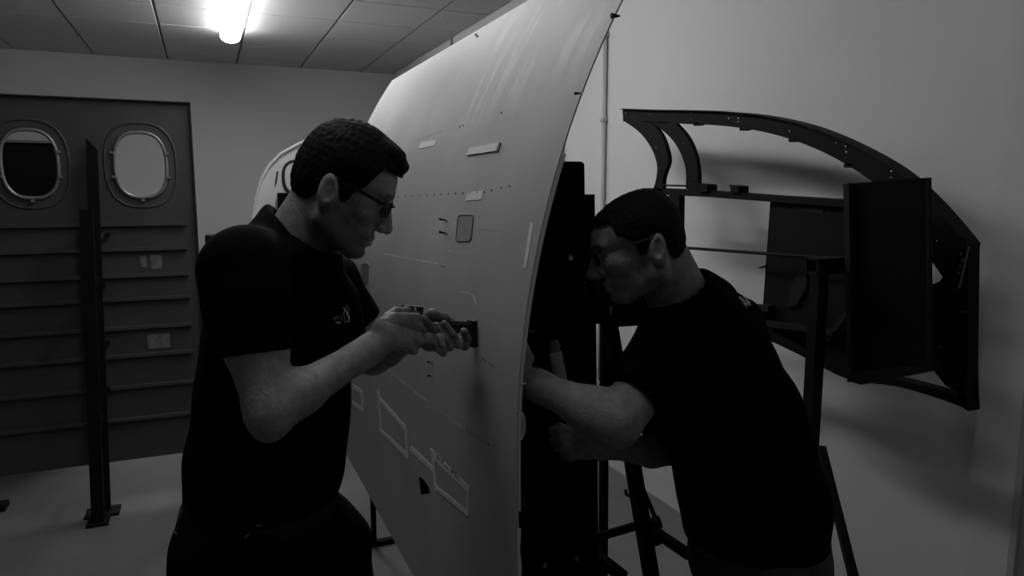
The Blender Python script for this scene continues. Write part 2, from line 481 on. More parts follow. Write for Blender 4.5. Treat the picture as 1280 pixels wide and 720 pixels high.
# tape strips
def tape(quad, m='tape', out=0.0012, name='tape_strip', lift=None):
    b_ = B(); n = 6
    a, b2, c, d = [Vector((q[0], q[1])) for q in quad]
    up = [a.lerp(b2, i / n) for i in range(n + 1)]; dn = [d.lerp(c, i / n) for i in range(n + 1)]
    Y = lambda v, o: hp(v.x, v.y, o)
    l = [Y(v, out) for v in up]; r_ = [Y(v, out) for v in dn]
    V = [(b_.verts.new(l[i]), b_.verts.new(r_[i]), b_.verts.new(Y(up[i], -0.0005)), b_.verts.new(Y(dn[i], -0.0005))) for i in range(n + 1)]
    for i in range(n):
        p, q = V[i], V[i + 1]
        for f in ((p[0], p[1], q[1], q[0]), (p[2], q[2], q[3], p[3]), (p[0], q[0], q[2], p[2]), (p[1], p[3], q[3], q[1])): b_.faces.new(f)
    b_.faces.new((V[0][0], V[0][2], V[0][3], V[0][1])); b_.faces.new((V[-1][0], V[-1][1], V[-1][3], V[-1][2]))
    bmesh.ops.recalc_face_normals(b_, faces=b_.faces[:])
    return mesh_obj(name, b_, m, hull)
tape([(526, 178), (546.5, 175), (543, 182), (524, 186)])
tape([(588, 185.5), (625, 178.5), (621, 189), (584, 194.5)], out=0.0035)
tape([(625, 178), (627, 179), (623, 190), (621, 189.5)], 'pin', 0.0035)
tape([(586, 240), (604.5, 238.5), (602, 249.5), (582, 251)])
tape([(663, 278), (667, 281), (658, 336), (655, 334)], 'tape_dim')
TD = 'tape_dim'
tape([(472, 493), (507, 532), (508, 540), (473, 499)], TD)
tape([(505.5, 533), (508, 534), (510.5, 573), (508, 570)], TD)
tape([(475, 535), (510, 567), (509.5, 573), (473.5, 538)], TD)
tape([(472, 486), (474, 488), (477, 537), (475.5, 536)], TD)
tape([(514, 557), (542, 584), (542.5, 591), (512.5, 563)], TD)
tape([(538.5, 560), (541.5, 563), (546, 615), (543.5, 612)], TD)
tape([(540, 562), (587, 609), (586.5, 617), (541, 573)], TD)
tape([(543.5, 605), (586, 640), (585.5, 646), (545, 612)], TD)
tape([(583.5, 613), (586.5, 612), (586, 646), (583, 641)], TD)
tape([(441, 480), (452, 487), (452, 492), (441, 486)], TD)
tape([(451, 487), (453.5, 488), (454.5, 513), (452.5, 511)], TD)
tape([(440, 500), (454, 511), (453.5, 515), (440, 504)], TD)
# marker writing on the lower tape ("D P - FD 1" as far as it can be read)
def stroke(pts, m='ink', r=0.0009, out=0.0018):
    mesh_obj('marker_stroke', tube(B(), [hp(x, y, out) for x, y in pts], r, 5), m, hull)
def tp(u, v): return (545 + u * 37, 568.5 + u * 36 + v)          # along the tape, across it
for g in ([(0.06, -2), (0.08, 3)], [(0.06, -2.2), (0.12, -1), (0.13, 1.5), (0.08, 3)],
          [(0.20, -2), (0.22, 3)], [(0.20, -2), (0.27, -1.6), (0.27, 0.3), (0.21, 0.6)],
          [(0.34, 0.6), (0.44, 0.9)],
          [(0.55, -2.4), (0.57, 3)], [(0.55, -2.4), (0.63, -2.4)], [(0.56, 0.2), (0.62, 0.2)],
          [(0.67, -2.4), (0.69, 3)], [(0.67, -2.4), (0.73, -1), (0.74, 1.6), (0.69, 3)], [(0.80, -2.3), (0.82, 2.8)]):
    stroke([tp(*q) for q in g])
stroke([(576, 365), (585, 366), (592, 370), (595, 380)], 'tape', 0.0005, 0.0004)
stroke([(600, 287), (625, 288)], 'pin', 0.0003, 0.0003)
# spring fixing pins standing off the skin
for (px, py, ln) in ((559, 276, .022), (559, 292, .022), (540, 452, .012), (540, 469, .012)):
    c = hp(px, py); Y, s = hull_hit(px, py); n_ = hull_n(s)
    o = mesh_obj('spring_pin', tube(B(), [c, c + n_ * ln * .5, c + n_ * ln], 0.0028, 8, radii=[0.0032, 0.0022, 0.0035]), 'pin', hull)
    mesh_obj('pin_collar', tube(B(), [c + n_ * .001, c + n_ * 0.005], 0.004, 8), 'steel', o).matrix_parent_inverse = o.matrix_world.inverted() if False else Matrix.Identity(4)

# its supporting cradle, behind the skin
cr_ = thing('steel_cradle', 'thin steel cradle legs carrying the curved grey panel from behind', 'stand', (0.75, 2.3, 0))
for Y in (1.45, 3.2):
    mesh_obj('leg', bar(B(), (0.66, Y, 0), (0.66, Y, 0.455), 0.022), 'black_metal', cr_)
    mesh_obj('leg', bar(B(), (1.3 if Y > 2 else 0.78, Y, 0), (0.75, Y, 0.47), 0.022), 'black_metal', cr_)
    mesh_obj('foot_bar', bar(B(), (0.62, Y, 0.012), (1.35 if Y > 2 else 0.86, Y, 0.012), 0.03, 0.024), 'black_metal', cr_)
for X in (0.60,):
    mesh_obj('rail', bar(B(), (X, 1.3, 0.45), (X, 3.33, 0.45), 0.03, 0.02), 'black_metal', cr_)

# ================================================================== SECOND SHELL, FAR
far = thing('fuselage_section', 'pale rounded fuselage section with window, behind the bearded man', 'aircraft panel', (0.8, 6, 0))
prof = [(0.42, 0.5), (0.30, 0.9), (0.265, 1.2), (0.268, 1.35), (0.28, 1.49), (0.311, 1.634), (0.35, 1.75), (0.404, 1.842), (0.482, 1.92), (0.597, 1.985), (0.75, 2.05), (0.905, 2.10), (1.2, 2.16), (1.5, 2.18)]
b_ = B(); V = []
def far_pt(i, Y): return Vector((prof[i][0] + 0.0 * (Y - 5), Y, prof[i][1]))
ys = [5.0, 5.1, 5.3, 5.7, 6.2, 6.8]
for x, z in prof: V.append([b_.verts.new((x + 0.06 * (Y - 5), Y, z - 0.02 * (Y - 5))) for Y in ys])
for i in range(len(prof) - 1):
    for j in range(len(ys) - 1): b_.faces.new((V[i][j], V[i][j + 1], V[i + 1][j + 1], V[i + 1][j]))
bmesh.ops.recalc_face_normals(b_, faces=b_.faces[:])
bmesh.ops.solidify(b_, geom=b_.faces[:], thickness=0.02)
mesh_obj('shell', b_, 'hull_far', far, True)
# front closing bulkhead with its window
front = [(x, z) for x, z in prof] + [(1.5, 0.5)]
b_ = B(); prism(b_, [Vector((x + 0.012, 5.02, z - 0.012)) for x, z in front], (0, 0.02, 0)); mesh_obj('bulkhead', b_, 'hull_far', far)
def oval(cx, cz, rx, rz, Y, n=28, pw=2.6):
    out = []
    for k in range(n):
        a = 2 * math.pi * k / n; c, s = math.cos(a), math.sin(a)
        out.append(Vector((cx + rx * abs(c) ** (2 / pw) * (1 if c >= 0 else -1), Y, cz + rz * abs(s) ** (2 / pw) * (1 if s >= 0 else -1))))
    return out
wc = P(374, 222, 1, 5.0)
mesh_obj('window_ring', tube(B(), oval(wc.x, wc.z, 0.10, 0.11, 5.01), 0.010, 8, closed=True), 'gasket', far, True)
b_ = B(); prism(b_, oval(wc.x, wc.z, 0.095, 0.105, 5.008), (0, 0.01, 0)); mesh_obj('window_pane', b_, mat('pane_white', 0.6, 0.2), far)
p = P(346, 222, 1, 5.0)
b_ = B(); prism(b_, [p + Vector((-.012, 0, -.04)), p + Vector((-.002, 0, -.04)), p + Vector((.012, 0, .04)), p + Vector((.002, 0, .04))], (0, .02, 0)); mesh_obj('slot', b_, 'gasket', far)
q0 = P(347, 241, 1, 4.95); q1 = P(372, 270, 1, 4.95)
b_ = box(B(), (q0.x, 4.93, q1.z), (q1.x, 4.99, q0.z), 0.004); mesh_obj('black_cover', b_, 'black_flat', far)
mesh_obj('support_leg', bar(B(), (0.5, 5.4, 0), (0.5, 5.4, 0.6), 0.05), 'black_metal', far)
mesh_obj('support_leg', bar(B(), (1.3, 5.4, 0), (1.3, 5.4, 0.6), 0.05), 'black_metal', far)
mesh_obj('support_leg', bar(B(), (0.5, 6.5, 0), (0.5, 6.5, 0.7), 0.05), 'black_metal', far)

# ================================================================== WINDOWED PANEL AT LEFT
YP = 4.2
wp = thing('cabin_wall_panel', 'dark flat aircraft wall panel with two oval windows at left', 'aircraft panel', (-0.5, YP, 0.236))
x0, x1, z0, z1 = -1.75, -0.035, 0.236, 2.122
wins = [(-0.768, 1.795), (-0.284, 1.797), (-1.262, 1.795)]
bm = B()
def plate_with_holes(bm, x0, x1, z0, z1, holes, rx, rz, Y, th):
    outer = [bm.verts.new((x, Y, z)) for x, z in ((x0, z0), (x1, z0), (x1, z1), (x0, z1))]
    es = [bm.edges.new((outer[i], outer[(i + 1) % 4])) for i in range(4)]
    for cx, cz in holes:
        vs = [bm.verts.new(p) for p in oval(cx, cz, rx, rz, Y, 28)]
        es += [bm.edges.new((vs[i], vs[(i + 1) % len(vs)])) for i in range(len(vs))]
    bmesh.ops.triangle_fill(bm, edges=es, use_beauty=True, use_dissolve=False)
    # remove faces inside holes
    for f in bm.faces[:]:
        c = f.calc_center_median()
        if any(((c.x - cx) / rx) ** 2 + ((c.z - cz) / rz) ** 2 < 0.93 and all(any(abs(v.co.x - cx) <= rx + 1e-4 and abs(v.co.z - cz) <= rz + 1e-4 for _ in [0]) for v in f.verts) for cx, cz in holes): bm.faces.remove(f)
    fs = bm.faces[:]
    r = bmesh.ops.extrude_face_region(bm, geom=fs)
    bmesh.ops.translate(bm, vec=(0, th, 0), verts=[g for g in r['geom'] if isinstance(g, bmesh.types.BMVert)])
    bmesh.ops.recalc_face_normals(bm, faces=bm.faces[:])
    return bm
plate_with_holes(bm, x0, x1, z0, z1, wins, 0.115, 0.160, YP, 0.006)
mesh_obj('skin_plate', bm, 'dark_panel', wp)
for cx, cz in wins:
    f_ = mesh_obj('window_ring', tube(B(), oval(cx, cz, 0.120, 0.166, YP - 0.006), 0.0085, 8, closed=True), 'frame_light', wp, True)
    mesh_obj('window_surround', tube(B(), oval(cx, cz, 0.165, 0.215, YP + 0.0), 0.006, 6, closed=True), 'dark_panel', wp, True)
    for a in (20, 160, 200, 270, 340):
        a = math.radians(a)
        mesh_obj('window_clip', box(B(), (cx + .133 * math.cos(a) - .008, YP - .02, cz + .178 * math.sin(a) - .006), (cx + .133 * math.cos(a) + .008, YP + .0, cz + .178 * math.sin(a) + .006)), 'frame_light', wp)
for i in range(8):
    yl = [283, 316, 351, 382, 420, 457, 498, 541][i]
    z = P(0, yl, 1, YP).z
    o = mesh_obj('stringer', bar(B(), (x0 + .02, YP - 0.012, z), (-0.09, YP - 0.012, z), 0.024, 0.016), 'dark_panel', wp)
for (a, b2, c, d) in ((175, 320, 184, 334), (188, 319, 203, 336), (184, 418, 213, 434)):
    q0 = P(a, b2, 1, YP - .001); q1 = P(c, d, 1, YP - .001)
    mesh_obj('paper_label', box(B(), (q0.x, YP - 0.003, q1.z), (q1.x, YP, q0.z)), 'label', wp)
mesh_obj('edge_flange', bar(B(), (x1, YP - .01, z0), (x1, YP - .01, z1), 0.004, 0.03), 'dark_panel', wp)
mesh_obj('edge_flange', bar(B(), (x0, YP - .01, z1), (x1, YP - .01, z1), 0.03, 0.004), 'dark_panel', wp)
# its stand
st = thing('steel_stand', 'dark twin post steel stand holding the windowed panel', 'stand', (-0.58, 4.05, 0))
fa = P(123, 654, 2, 0.0); fb = P(132, 640, 2, 0.0)
ta = P(108, 262, 1, fa.y + .03); tb_ = P(115, 195, 1, YP - 0.06)
mesh_obj('post', bar(B(), fa + Vector((0, 0, .01)), ta, 0.055, 0.05), 'black_metal', st)
mesh_obj('post', bar(B(), fb + Vector((0, 0, .01)), tb_, 0.05, 0.02), 'black_metal', st)
mesh_obj('foot_plate', box(B(), (fa.x - .05, fa.y - .05, 0), (fa.x + .05, fa.y + .06, 0.014), .003), 'black_metal', st)
mesh_obj('foot_plate', box(B(), (fb.x - .09, fb.y - .07, 0), (fb.x + .07, fb.y + .05, 0.014), .003), 'black_metal', st)
mesh_obj('gusset', prism(B(), [P(107, 172, 1, YP - .045), P(122, 188, 1, YP - .045), P(120, 262, 1, YP - .045), P(110, 262, 1, YP - .045)], (0, .012, 0)), 'black_metal', st)
for (px, py) in ((123, 297), (133, 294), (128, 358), (133, 430), (134, 488)):
    c = P(px, py, 1, YP - .05)
    mesh_obj('bolt', tube(B(), [c, c + Vector((0, .045, 0))], 0.012, 8), 'black_metal' if px != 123 else 'steel', st)
for z in (0.5, 1.2):
    mesh_obj('brace', bar(B(), fa.lerp(ta, z / 1.6), fb.lerp(tb_, z / 1.8), 0.03, 0.03), 'black_metal', st)
# dark board beyond, seen through the left window
db = thing('dark_board', 'tall dark board leaning behind the left panel window', 'board', (-1.1, 5.0, 0))
bp0 = P(8, 178, 1, 5.0)
mesh_obj('board', box(B(), (-2.0, 5.0, 0.0), (P(74, 178, 1, 5).x, 5.03, bp0.z), 0.004), 'black_metal', db)
mesh_obj('ledge', box(B(), (-2.0, 4.98, bp0.z), (P(74, 178, 1, 5).x, 5.04, bp0.z + .015)), 'frame_light', db)
# instrument box behind the man's back
ib = thing('equipment_box', 'small dark box on a pole behind the bearded man back', 'box', (0.06, 5.0, 0))
q0 = P(256, 294, 1, 5.0); q1 = P(290, 345, 1, 5.0)
mesh_obj('case', box(B(), (q0.x, 5.0, q1.z), (q1.x, 5.12, q0.z), 0.012), 'black_metal', ib)
mesh_obj('pole', tube(B(), [((q0.x + q1.x) / 2, 5.06, 0), ((q0.x + q1.x) / 2, 5.06, q1.z + .02)], 0.02, 10), 'black_metal', ib)
mesh_obj('base', tube(B(), [((q0.x + q1.x) / 2, 5.06, 0), ((q0.x + q1.x) / 2, 5.06, .02)], 0.16, 20), 'black_metal', ib)
mesh_obj('side_arm', tube(B(), [P(243, 322, 1, 5.06), P(262, 322, 1, 5.06)], 0.006, 8), 'black_metal', ib)
# foot of another stand at the left frame edge
fo = P(-6, 637, 2, 0)
sf = thing('stand_foot', 'dark stand foot on the floor at the left picture edge', 'stand', (fo.x, fo.y, 0))
mesh_obj('foot_plate', box(B(), (fo.x - .06, fo.y - .05, 0), (fo.x + .055, fo.y + .05, .03), .004), 'black_metal', sf)
mesh_obj('post', bar(B(), (fo.x - .03, fo.y, 0.03), (fo.x - .03, fo.y, 1.2), 0.04), 'black_metal', sf)

# ================================================================== ARCHED FRAME BY THE RIGHT WALL
XA = 1.90
af = thing('curved_airframe_section', 'black curved arch shaped airframe section mounted before the right wall', 'aircraft frame', (XA, 2.1, 1.0))
def PA(x, y, X=XA): return P(x, y, 0, X)
def rib(name, top, bot, th=0.05, m='black_metal', X=XA):
    def sm(L):
        P_ = [L[0]] + list(L) + [L[-1]]; out = []
        for i in range(1, len(P_) - 2):
            for k in range(4):
                t = k / 4
                out.append(tuple(.5 * (2 * P_[i][c] + (P_[i + 1][c] - P_[i - 1][c]) * t + (2 * P_[i - 1][c] - 5 * P_[i][c] + 4 * P_[i + 1][c] - P_[i + 2][c]) * t * t + (3 * P_[i][c] - P_[i - 1][c] - 3 * P_[i + 1][c] + P_[i + 2][c]) * t ** 3) for c in (0, 1)))
        return out + [L[-1]]
    if len(top) > 4 and len(top) == len(bot): top, bot = sm(top), sm(bot)
    return mesh_obj(name, ribbon(B(), [PA(*q, X) for q in top], [PA(*q, X) for q in bot], (th, 0, 0)), m, af)
rib('arch_beam', [(778, 136), (820, 137.5), (860, 138), (900, 139), (950, 143.5), (1000, 154), (1040, 168), (1080, 187), (1110, 204), (1135, 222), (1165, 251), (1190, 279), (1211, 305)],
    [(779, 152), (820, 153.5), (860, 155), (900, 157), (945, 163), (985, 173), (1022, 187), (1055, 204), (1080, 220), (1105, 240), (1135, 282), (1160, 320), (1186, 357)])
# cap flange on the arch, slightly proud, and web rivets
tp_ = [(778, 136), (820, 137.5), (860, 138), (900, 139), (950, 143.5), (1000, 154), (1040, 168), (1080, 187), (1110, 204), (1135, 222), (1165, 251), (1190, 279), (1204, 297)]
mesh_obj('cap_flange', ribbon(B(), [PA(x, y) + Vector((-.014, 0, .001)) for x, y in tp_], [PA(x, y) + Vector((-.014, 0, -.003)) for x, y in tp_], (.055, 0, 0)), 'black_metal', af)
for (px, py) in ((782, 141), (812, 143), (865, 141), (864, 149), (911, 148), (922, 143), (923, 148), (923, 152), (988, 154), (987, 164), (1045, 179), (1057, 178), (1057, 183), (1058, 190), (1114, 214), (1114, 222), (820, 184), (854, 179), (868, 223), (825, 210), (1171, 301), (1201, 318), (1203, 325), (1200, 333), (1198, 342), (1203, 390), (1197, 381), (1176, 434)):
    c = PA(px, py, XA - .001)
    mesh_obj('rivet', ball(B(), c, 0.0028, 6), 'steel', af)
for (px, py) in ((870, 155), (928, 161), (990, 175), (1060, 207)):
    c = PA(px, py); mesh_obj('clip', box(B(), c + Vector((.0, -.018, -.006)), c + Vector((.03, .018, .008)), .002), 'black_metal', af)
rib('curved_rib', [(781, 152), (800, 166), (814, 185), (821, 205), (820, 224), (815, 241)], [(813, 152), (826, 168), (834, 190), (835, 204), (829, 222), (828, 241)], 0.02)
rib('curved_rib', [(813, 152), (836, 170), (850, 190), (857, 212), (857, 236)], [(842, 152), (858, 170), (868, 192), (872, 214), (872, 238)], 0.02)
mesh_obj('tie_rod', tube(B(), [PA(829, 231.5), PA(860, 232.5)], 0.004, 8), 'black_metal', af)
rib('shelf_rail', [(815, 235), (880, 238), (960, 244), (1060, 250)], [(815, 243), (880, 246), (960, 252), (1060, 259)], 0.07)
rib('lower_post', [(836, 243), (835, 330), (834, 420)], [(849, 243), (848, 330), (847, 420)], 0.03)
for (a, b2, c, d) in ((871, 229, 884, 240), (911, 231, 923, 241)):
    q0 = PA(a, b2, XA - .01); q1 = PA(c, d, XA - .01)
    b_ = B(); prism(b_, [PA(a, b2, XA - .01), PA(c, b2 + 1.5, XA - .01), PA(c, d, XA - .01), PA(a + 2, d, XA - .01), PA(a + 2, b2 + 5, XA - .01)], (.05, 0, 0)); mesh_obj('clamp', b_, 'black_metal', af)
mesh_obj('long_rod', tube(B(), [PA(846, 309, 1.86), PA(1055, 324, 1.86)], 0.006, 8), 'black_metal', af)
rib('web_plate', [(963, 248), (1000, 250), (1062, 255)], [(952, 405), (1000, 440), (1062, 474)], 0.02, 'black_metal', XA + 0.02)
mesh_obj('web_patch', prism(B(), [PA(1001, 250, XA + .018), PA(1020, 251, XA + .018), PA(1029, 263, XA + .018), PA(1029, 268, XA + .018), PA(1000, 264, XA + .018)], (.003, 0, 0)), mat('patch_grey', .014, .6, spec=.2), af)
mesh_obj('web_bracket', prism(B(), [PA(997, 340, XA + .01), PA(1008, 343, XA + .01), PA(1008, 358, XA + .01), PA(995, 382, XA + .01), PA(984, 384, XA + .01), (PA(988, 360, XA + .01))], (.012, 0, 0)), mat('bracket_grey', .014, .6, spec=.2), af)
mesh_obj('pointer_pin', tube(B(), [PA(947, 335), PA(958, 333)], 0.004, 8, radii=[0.001, 0.006]), 'black_metal', af)
rib('cross_rail', [(955, 401), (1000, 408), (1040, 414)], [(957, 408), (1000, 414), (1040, 420)], 0.03, mat('rail_grey', .014, .6, spec=.2), XA - .02)
rib('cross_rail', [(845, 372), (900, 377), (960, 382)], [(845, 379), (900, 384), (960, 390)], 0.03, mat('rail_grey2', .014, .6, spec=.2), XA - .01)
rib('bottom_rail', [(940, 395), (1000, 434), (1060, 462), (1120, 474), (1170, 487), (1208, 498)], [(950, 420), (1000, 444), (1060, 474), (1120, 483), (1170, 497), (1207, 511)], 0.05)
# right hand end: leg, gusset web, tail spike
b_ = B(); prism(b_, [PA(*q) for q in ((1186, 352), (1198, 330), (1211, 305), (1210, 340), (1209, 470), (1206, 490), (1211, 514), (1206, 512), (1196, 489), (1182, 482), (1183, 470), (1178, 464), (1166, 462), (1164, 356), (1174, 352))], (.045, 0, 0))
mesh_obj('end_post', b_, 'black_metal', af)
mesh_obj('strut_wire', tube(B(), [PA(1211, 308, XA - .02), PA(1199, 360, XA - .02)], 0.003, 6), mat('wire_grey', .12, .4), af)
mesh_obj('joint_pin', ball(B(), PA(1211, 307, XA - .01), 0.009, 10), 'black_metal', af)
mesh_obj('swivel_fitting', ball(B(), PA(1194, 384, XA - .012), 0.014, 10, (.6, 1, 1)), 'black_metal', af)
# tall sheet metal duct mounted in front
dk = mesh_obj('sheet_duct', prism(B(), [PA(1054, 230, 1.72), PA(1061, 229, 1.72), PA(1064, 474, 1.72), PA(1059, 478, 1.72)], (.10, 0, 0)), mat('duct_rim', .012, .6, spec=.2), af)
a_, b1, c1, d1 = PA(1061, 229.5, 1.74), PA(1160, 222, 1.74), PA(1162, 464, 1.74), PA(1064, 475, 1.74)
mesh_obj('duct_face', prism(B(), [a_, b1, c1, d1], (.006, 0, 0)), 'black_flat', af)
mesh_obj('duct_side', prism(B(), [PA(1157, 222, 1.73), PA(1160.5, 222, 1.73), PA(1162.5, 462, 1.73), PA(1159, 463, 1.73)], (.012, 0, 0)), 'black_metal', af)
mesh_obj('duct_bottom', prism(B(), [PA(1062, 466, 1.70), PA(1162, 456, 1.70), PA(1162, 464, 1.70), PA(1076, 481, 1.70), PA(1062, 477, 1.70)], (.04, 0, 0)), 'black_metal', af)
mesh_obj('diagonal_brace', bar(B(), PA(1036, 424, XA), PA(1060, 390, XA), 0.02), mat('brace_grey', .012, .6, spec=.2), af)
# wall mounts so that it hangs on something real
mesh_obj('wall_bracket', bar(B(), PA(1072, 430, XA + .04), PA(1072, 430, XA + .04) * 1 + Vector((XR - XA - .04, 0, 0)), 0.03), 'black_metal', af)
mesh_obj('wall_bracket', bar(B(), PA(1075, 300, XA + .02), PA(1075, 300, XA + .02) + Vector((XR - XA - .02, 0, 0)), 0.03), 'black_metal', af)

# stand post at right of the men
sp = thing('post_stand', 'dark square tube stand post behind the right hand man back', 'stand', (1.62, 1.6, 0))
XS = 1.70
pt = P(1025, 334, 0, XS); pb = Vector((pt.x, pt.y, 0))
mesh_obj('post', bar(B(), pb, pt, 0.040, 0.036), mat('post_dark', .006, .6, spec=.2), sp)
b_ = B(); o_ = .022
e0 = P(1024, 332, 0, XS - .03)
for dy, dz, wy, wz in ((0, .02, .05, .006), (0, -.02, .05, .006), (.022, 0, .006, .045), (-.022, 0, .006, .045)):
    box(b_, (e0.x - .03, e0.y + dy - wy / 2, e0.z + dz - wz / 2), (e0.x + .16, e0.y + dy + wy / 2, e0.z + dz + wz / 2))
mesh_obj('top_tube', b_, mat('post_dark2', .010, .6, spec=.2), sp)
mesh_obj('top_arm', bar(B(), P(1030, 332, 0, XS), P(1058, 333, 0, XS + .15), 0.04), mat('post_dark3', .008, .6, spec=.2), sp)
q = P(1027, 560, 0, XS)
br_end = P(1066, 720, 0, XS - .2)
dirv = (br_end - q); kk = q.z / (q.z - br_end.z)
mesh_obj('brace', bar(B(), q, q + dirv * kk + Vector((0, 0, .015)), 0.022), 'black_metal', sp)
mesh_obj('foot_bar', bar(B(), pb + Vector((-.35, 0, .02)), pb + Vector((.3, 0, .02)), 0.04), 'black_metal', sp)

# ================================================================== TRESTLE BEHIND THE PANEL
tr = thing('steel_trestle', 'black steel trestle with slanting leg between plate and right man', 'stand', (1.35, 2.1, 0))
DT = 2.30
def PT(x, y, d=DT): return J(x, y, d)
top_ = PT(752, 345); lg = PT(814, 720)
dv = lg - top_; kk = (top_.z - 0.0) / (top_.z - lg.z)
mesh_obj('slanted_leg', bar(B(), top_, top_ + dv * kk, 0.040, 0.038), 'black_flat', tr)
pv = PT(756, 400, 2.45); pv2 = PT(756, 668, 2.45)
mesh_obj('post', bar(B(), pv, Vector((pv2.x, pv2.y, 0)), 0.024), 'black_flat', tr)
mesh_obj('crossbar', bar(B(), PT(744, 672, 2.45), PT(800, 656, 2.35), 0.024), 'black_flat', tr)
mesh_obj('crossbar', bar(B(), PT(812, 660, 2.35), PT(862, 694, 2.2), 0.026), 'black_flat', tr)
mesh_obj('crossbar', bar(B(), PT(742, 692, 2.3), PT(780, 722, 2.2), 0.03), 'black_flat', tr)
mesh_obj('brace', bar(B(), PT(799, 600, 2.4), PT(822, 654, 2.4), 0.012), 'black_flat', tr)
mesh_obj('clamp_knob', bar(B(), PT(808, 657, 2.35), PT(826, 652, 2.35), 0.03), 'black_flat', tr)
mesh_obj('clamp_knob', tube(B(), [PT(818, 668, 2.3), PT(822, 680, 2.3)], 0.016, 10), 'black_flat', tr)
mesh_obj('bolt', ball(B(), PT(812, 652, 2.3), 0.006, 8), 'black_flat', tr)
tb2 = B(); prism(tb2, [PT(744, 360), PT(852, 360), PT(852, 404), PT(766, 409), PT(744, 404)], cf * 0.05)
mesh_obj('top_beam', tb2, 'black_flat', tr)
mesh_obj('bright_stud', tube(B(), [PT(763.2, 383, 2.28), PT(763.8, 393, 2.28)], 0.0022, 6), 'steel', tr)
# hook on far post
hk = PT(782, 612, 3.0)
mesh_obj('hook', tube(B(), [PT(782, 612, 2.5), PT(783, 618, 2.5), PT(789, 621, 2.5), PT(795, 620, 2.45)], 0.006, 8), 'black_metal', tr)

# dark plates right behind the near edge of the skin
bp = thing('black_support_plates', 'two overlapping tall black plates standing behind the curved panel edge', 'plate', (0.85, 1.76, 0))
def PY(x, y, Y=1.75): return P(x, y, 1, Y)
pr = [Vector((.70, 1.75, PY(700, 202).z)), PY(727, 202), PY(730.5, 205), PY(731, 245), PY(736, 720), Vector((.96, 1.75, 0)), Vector((.66, 1.75, 0)), Vector((.60, 1.75, .9)), Vector((.60, 1.75, 1.3)), Vector((.64, 1.75, 1.6))]
mesh_obj('front_plate', prism(B(), pr, (0, .012, 0)), 'black_flat', bp)
pr = [Vector((.70, 1.765, PY(700, 243, 1.765).z)), PY(743.5, 243, 1.765), PY(748.5, 720, 1.765), Vector((PY(748.5, 720, 1.765).x, 1.765, 0)), Vector((.66, 1.765, 0)), Vector((.64, 1.765, 1.3))]
mesh_obj('rear_plate', prism(B(), pr, (0, .02, 0)), 'black_flat', bp)
for (px, py) in ((680, 706), (720, 697), (712, 322)):
    c = PY(px, py, 1.748); mesh_obj('bolt', tube(B(), [c + Vector((0, .004, 0)), c + Vector((0, -.008, 0))], 0.008, 6), mat('bolt_grey', .30, .4, metal=.3), bp)
mesh_obj('bright_rivet', box(B(), PY(662, 415.6, 1.745), PY(668.5, 415.6, 1.745) + Vector((0, .01, .005))), 'steel', bp)
for k in range(7):
    c = PY(730.5 + .2 * k, 330 + 7.5 * k, 1.747); mesh_obj('small_rivet', ball(B(), c, 0.0014, 6), mat('small_rivet', .4, .4), bp)
# hose / tube end the right man works beside
ht = thing('grey_hose', 'short pale grey hose end hanging behind the right man forearm', 'hose', J(700, 500, 1.62))
h1 = [J(693, 426, 1.6), J(694, 432, 1.6), J(694, 442, 1.6)]
mesh_obj('hose_tip', tube(B(), h1, 0.011, 12, radii=[.008, .0115, .0115]), mat('hose_tip', .25, .6), ht, True)
mesh_obj('hose_sleeve', tube(B(), [J(694, 440, 1.6), J(697, 455, 1.6), J(700, 470, 1.6), J(705, 500, 1.6)], 0.0145, 12), mat('hose_sleeve', .5, .6), ht, True)

# ================================================================== FIGURES (distance-field bodies meshed by surface nets)
def nv(p): return np.array([p[0], p[1], p[2]], dtype=np.float32)
class Field:
    def __init__(s, lo, hi, h):
        s.lo = np.array(lo, np.float32); s.h = h
        s.n = np.ceil((np.array(hi) - np.array(lo)) / h).astype(int) + 1
        s.F = np.full(s.n, 0.08, np.float32)
    def sub(s, c, r):
        a = np.maximum(0, np.floor((np.array(c) - r - s.lo) / s.h).astype(int)); b = np.minimum(s.n, np.ceil((np.array(c) + r - s.lo) / s.h).astype(int) + 1)
        if np.any(b <= a): return None
        sl = tuple(slice(int(a[i]), int(b[i])) for i in range(3))
        ax = [s.lo[i] + s.h * np.arange(a[i], b[i], dtype=np.float32) for i in range(3)]
        return sl, ax
    def grid(s, ax): return np.meshgrid(*ax, indexing='ij', sparse=True)
def smin(a, b, k):
    if k <= 0: return np.minimum(a, b)
    h = np.maximum(k - np.abs(a - b), 0) / k
    return np.minimum(a, b) - h * h * k * 0.25
def smax(a, b, k): return -smin(-a, -b, k)
def d_cone(X, Y, Z, a, b, ra, rb):
    a = nv(a); b = nv(b); ba = b - a; L = float(ba @ ba) + 1e-12
    px, py, pz = X - a[0], Y - a[1], Z - a[2]
    t = np.clip((px * ba[0] + py * ba[1] + pz * ba[2]) / L, 0, 1)
    return np.sqrt((px - ba[0] * t) ** 2 + (py - ba[1] * t) ** 2 + (pz - ba[2] * t) ** 2) - (ra + (rb - ra) * t)
def d_ell(X, Y, Z, c, r, R=None):
    px, py, pz = X - c[0], Y - c[1], Z - c[2]
    if R is not None:
        px, py, pz = (px * R[0][i] + py * R[1][i] + pz * R[2][i] for i in range(3))
    k0 = np.sqrt((px / r[0]) ** 2 + (py / r[1]) ** 2 + (pz / r[2]) ** 2)
    k1 = np.sqrt((px / r[0] ** 2) ** 2 + (py / r[1] ** 2) ** 2 + (pz / r[2] ** 2) ** 2) + 1e-9
    return k0 * (k0 - 1) / k1
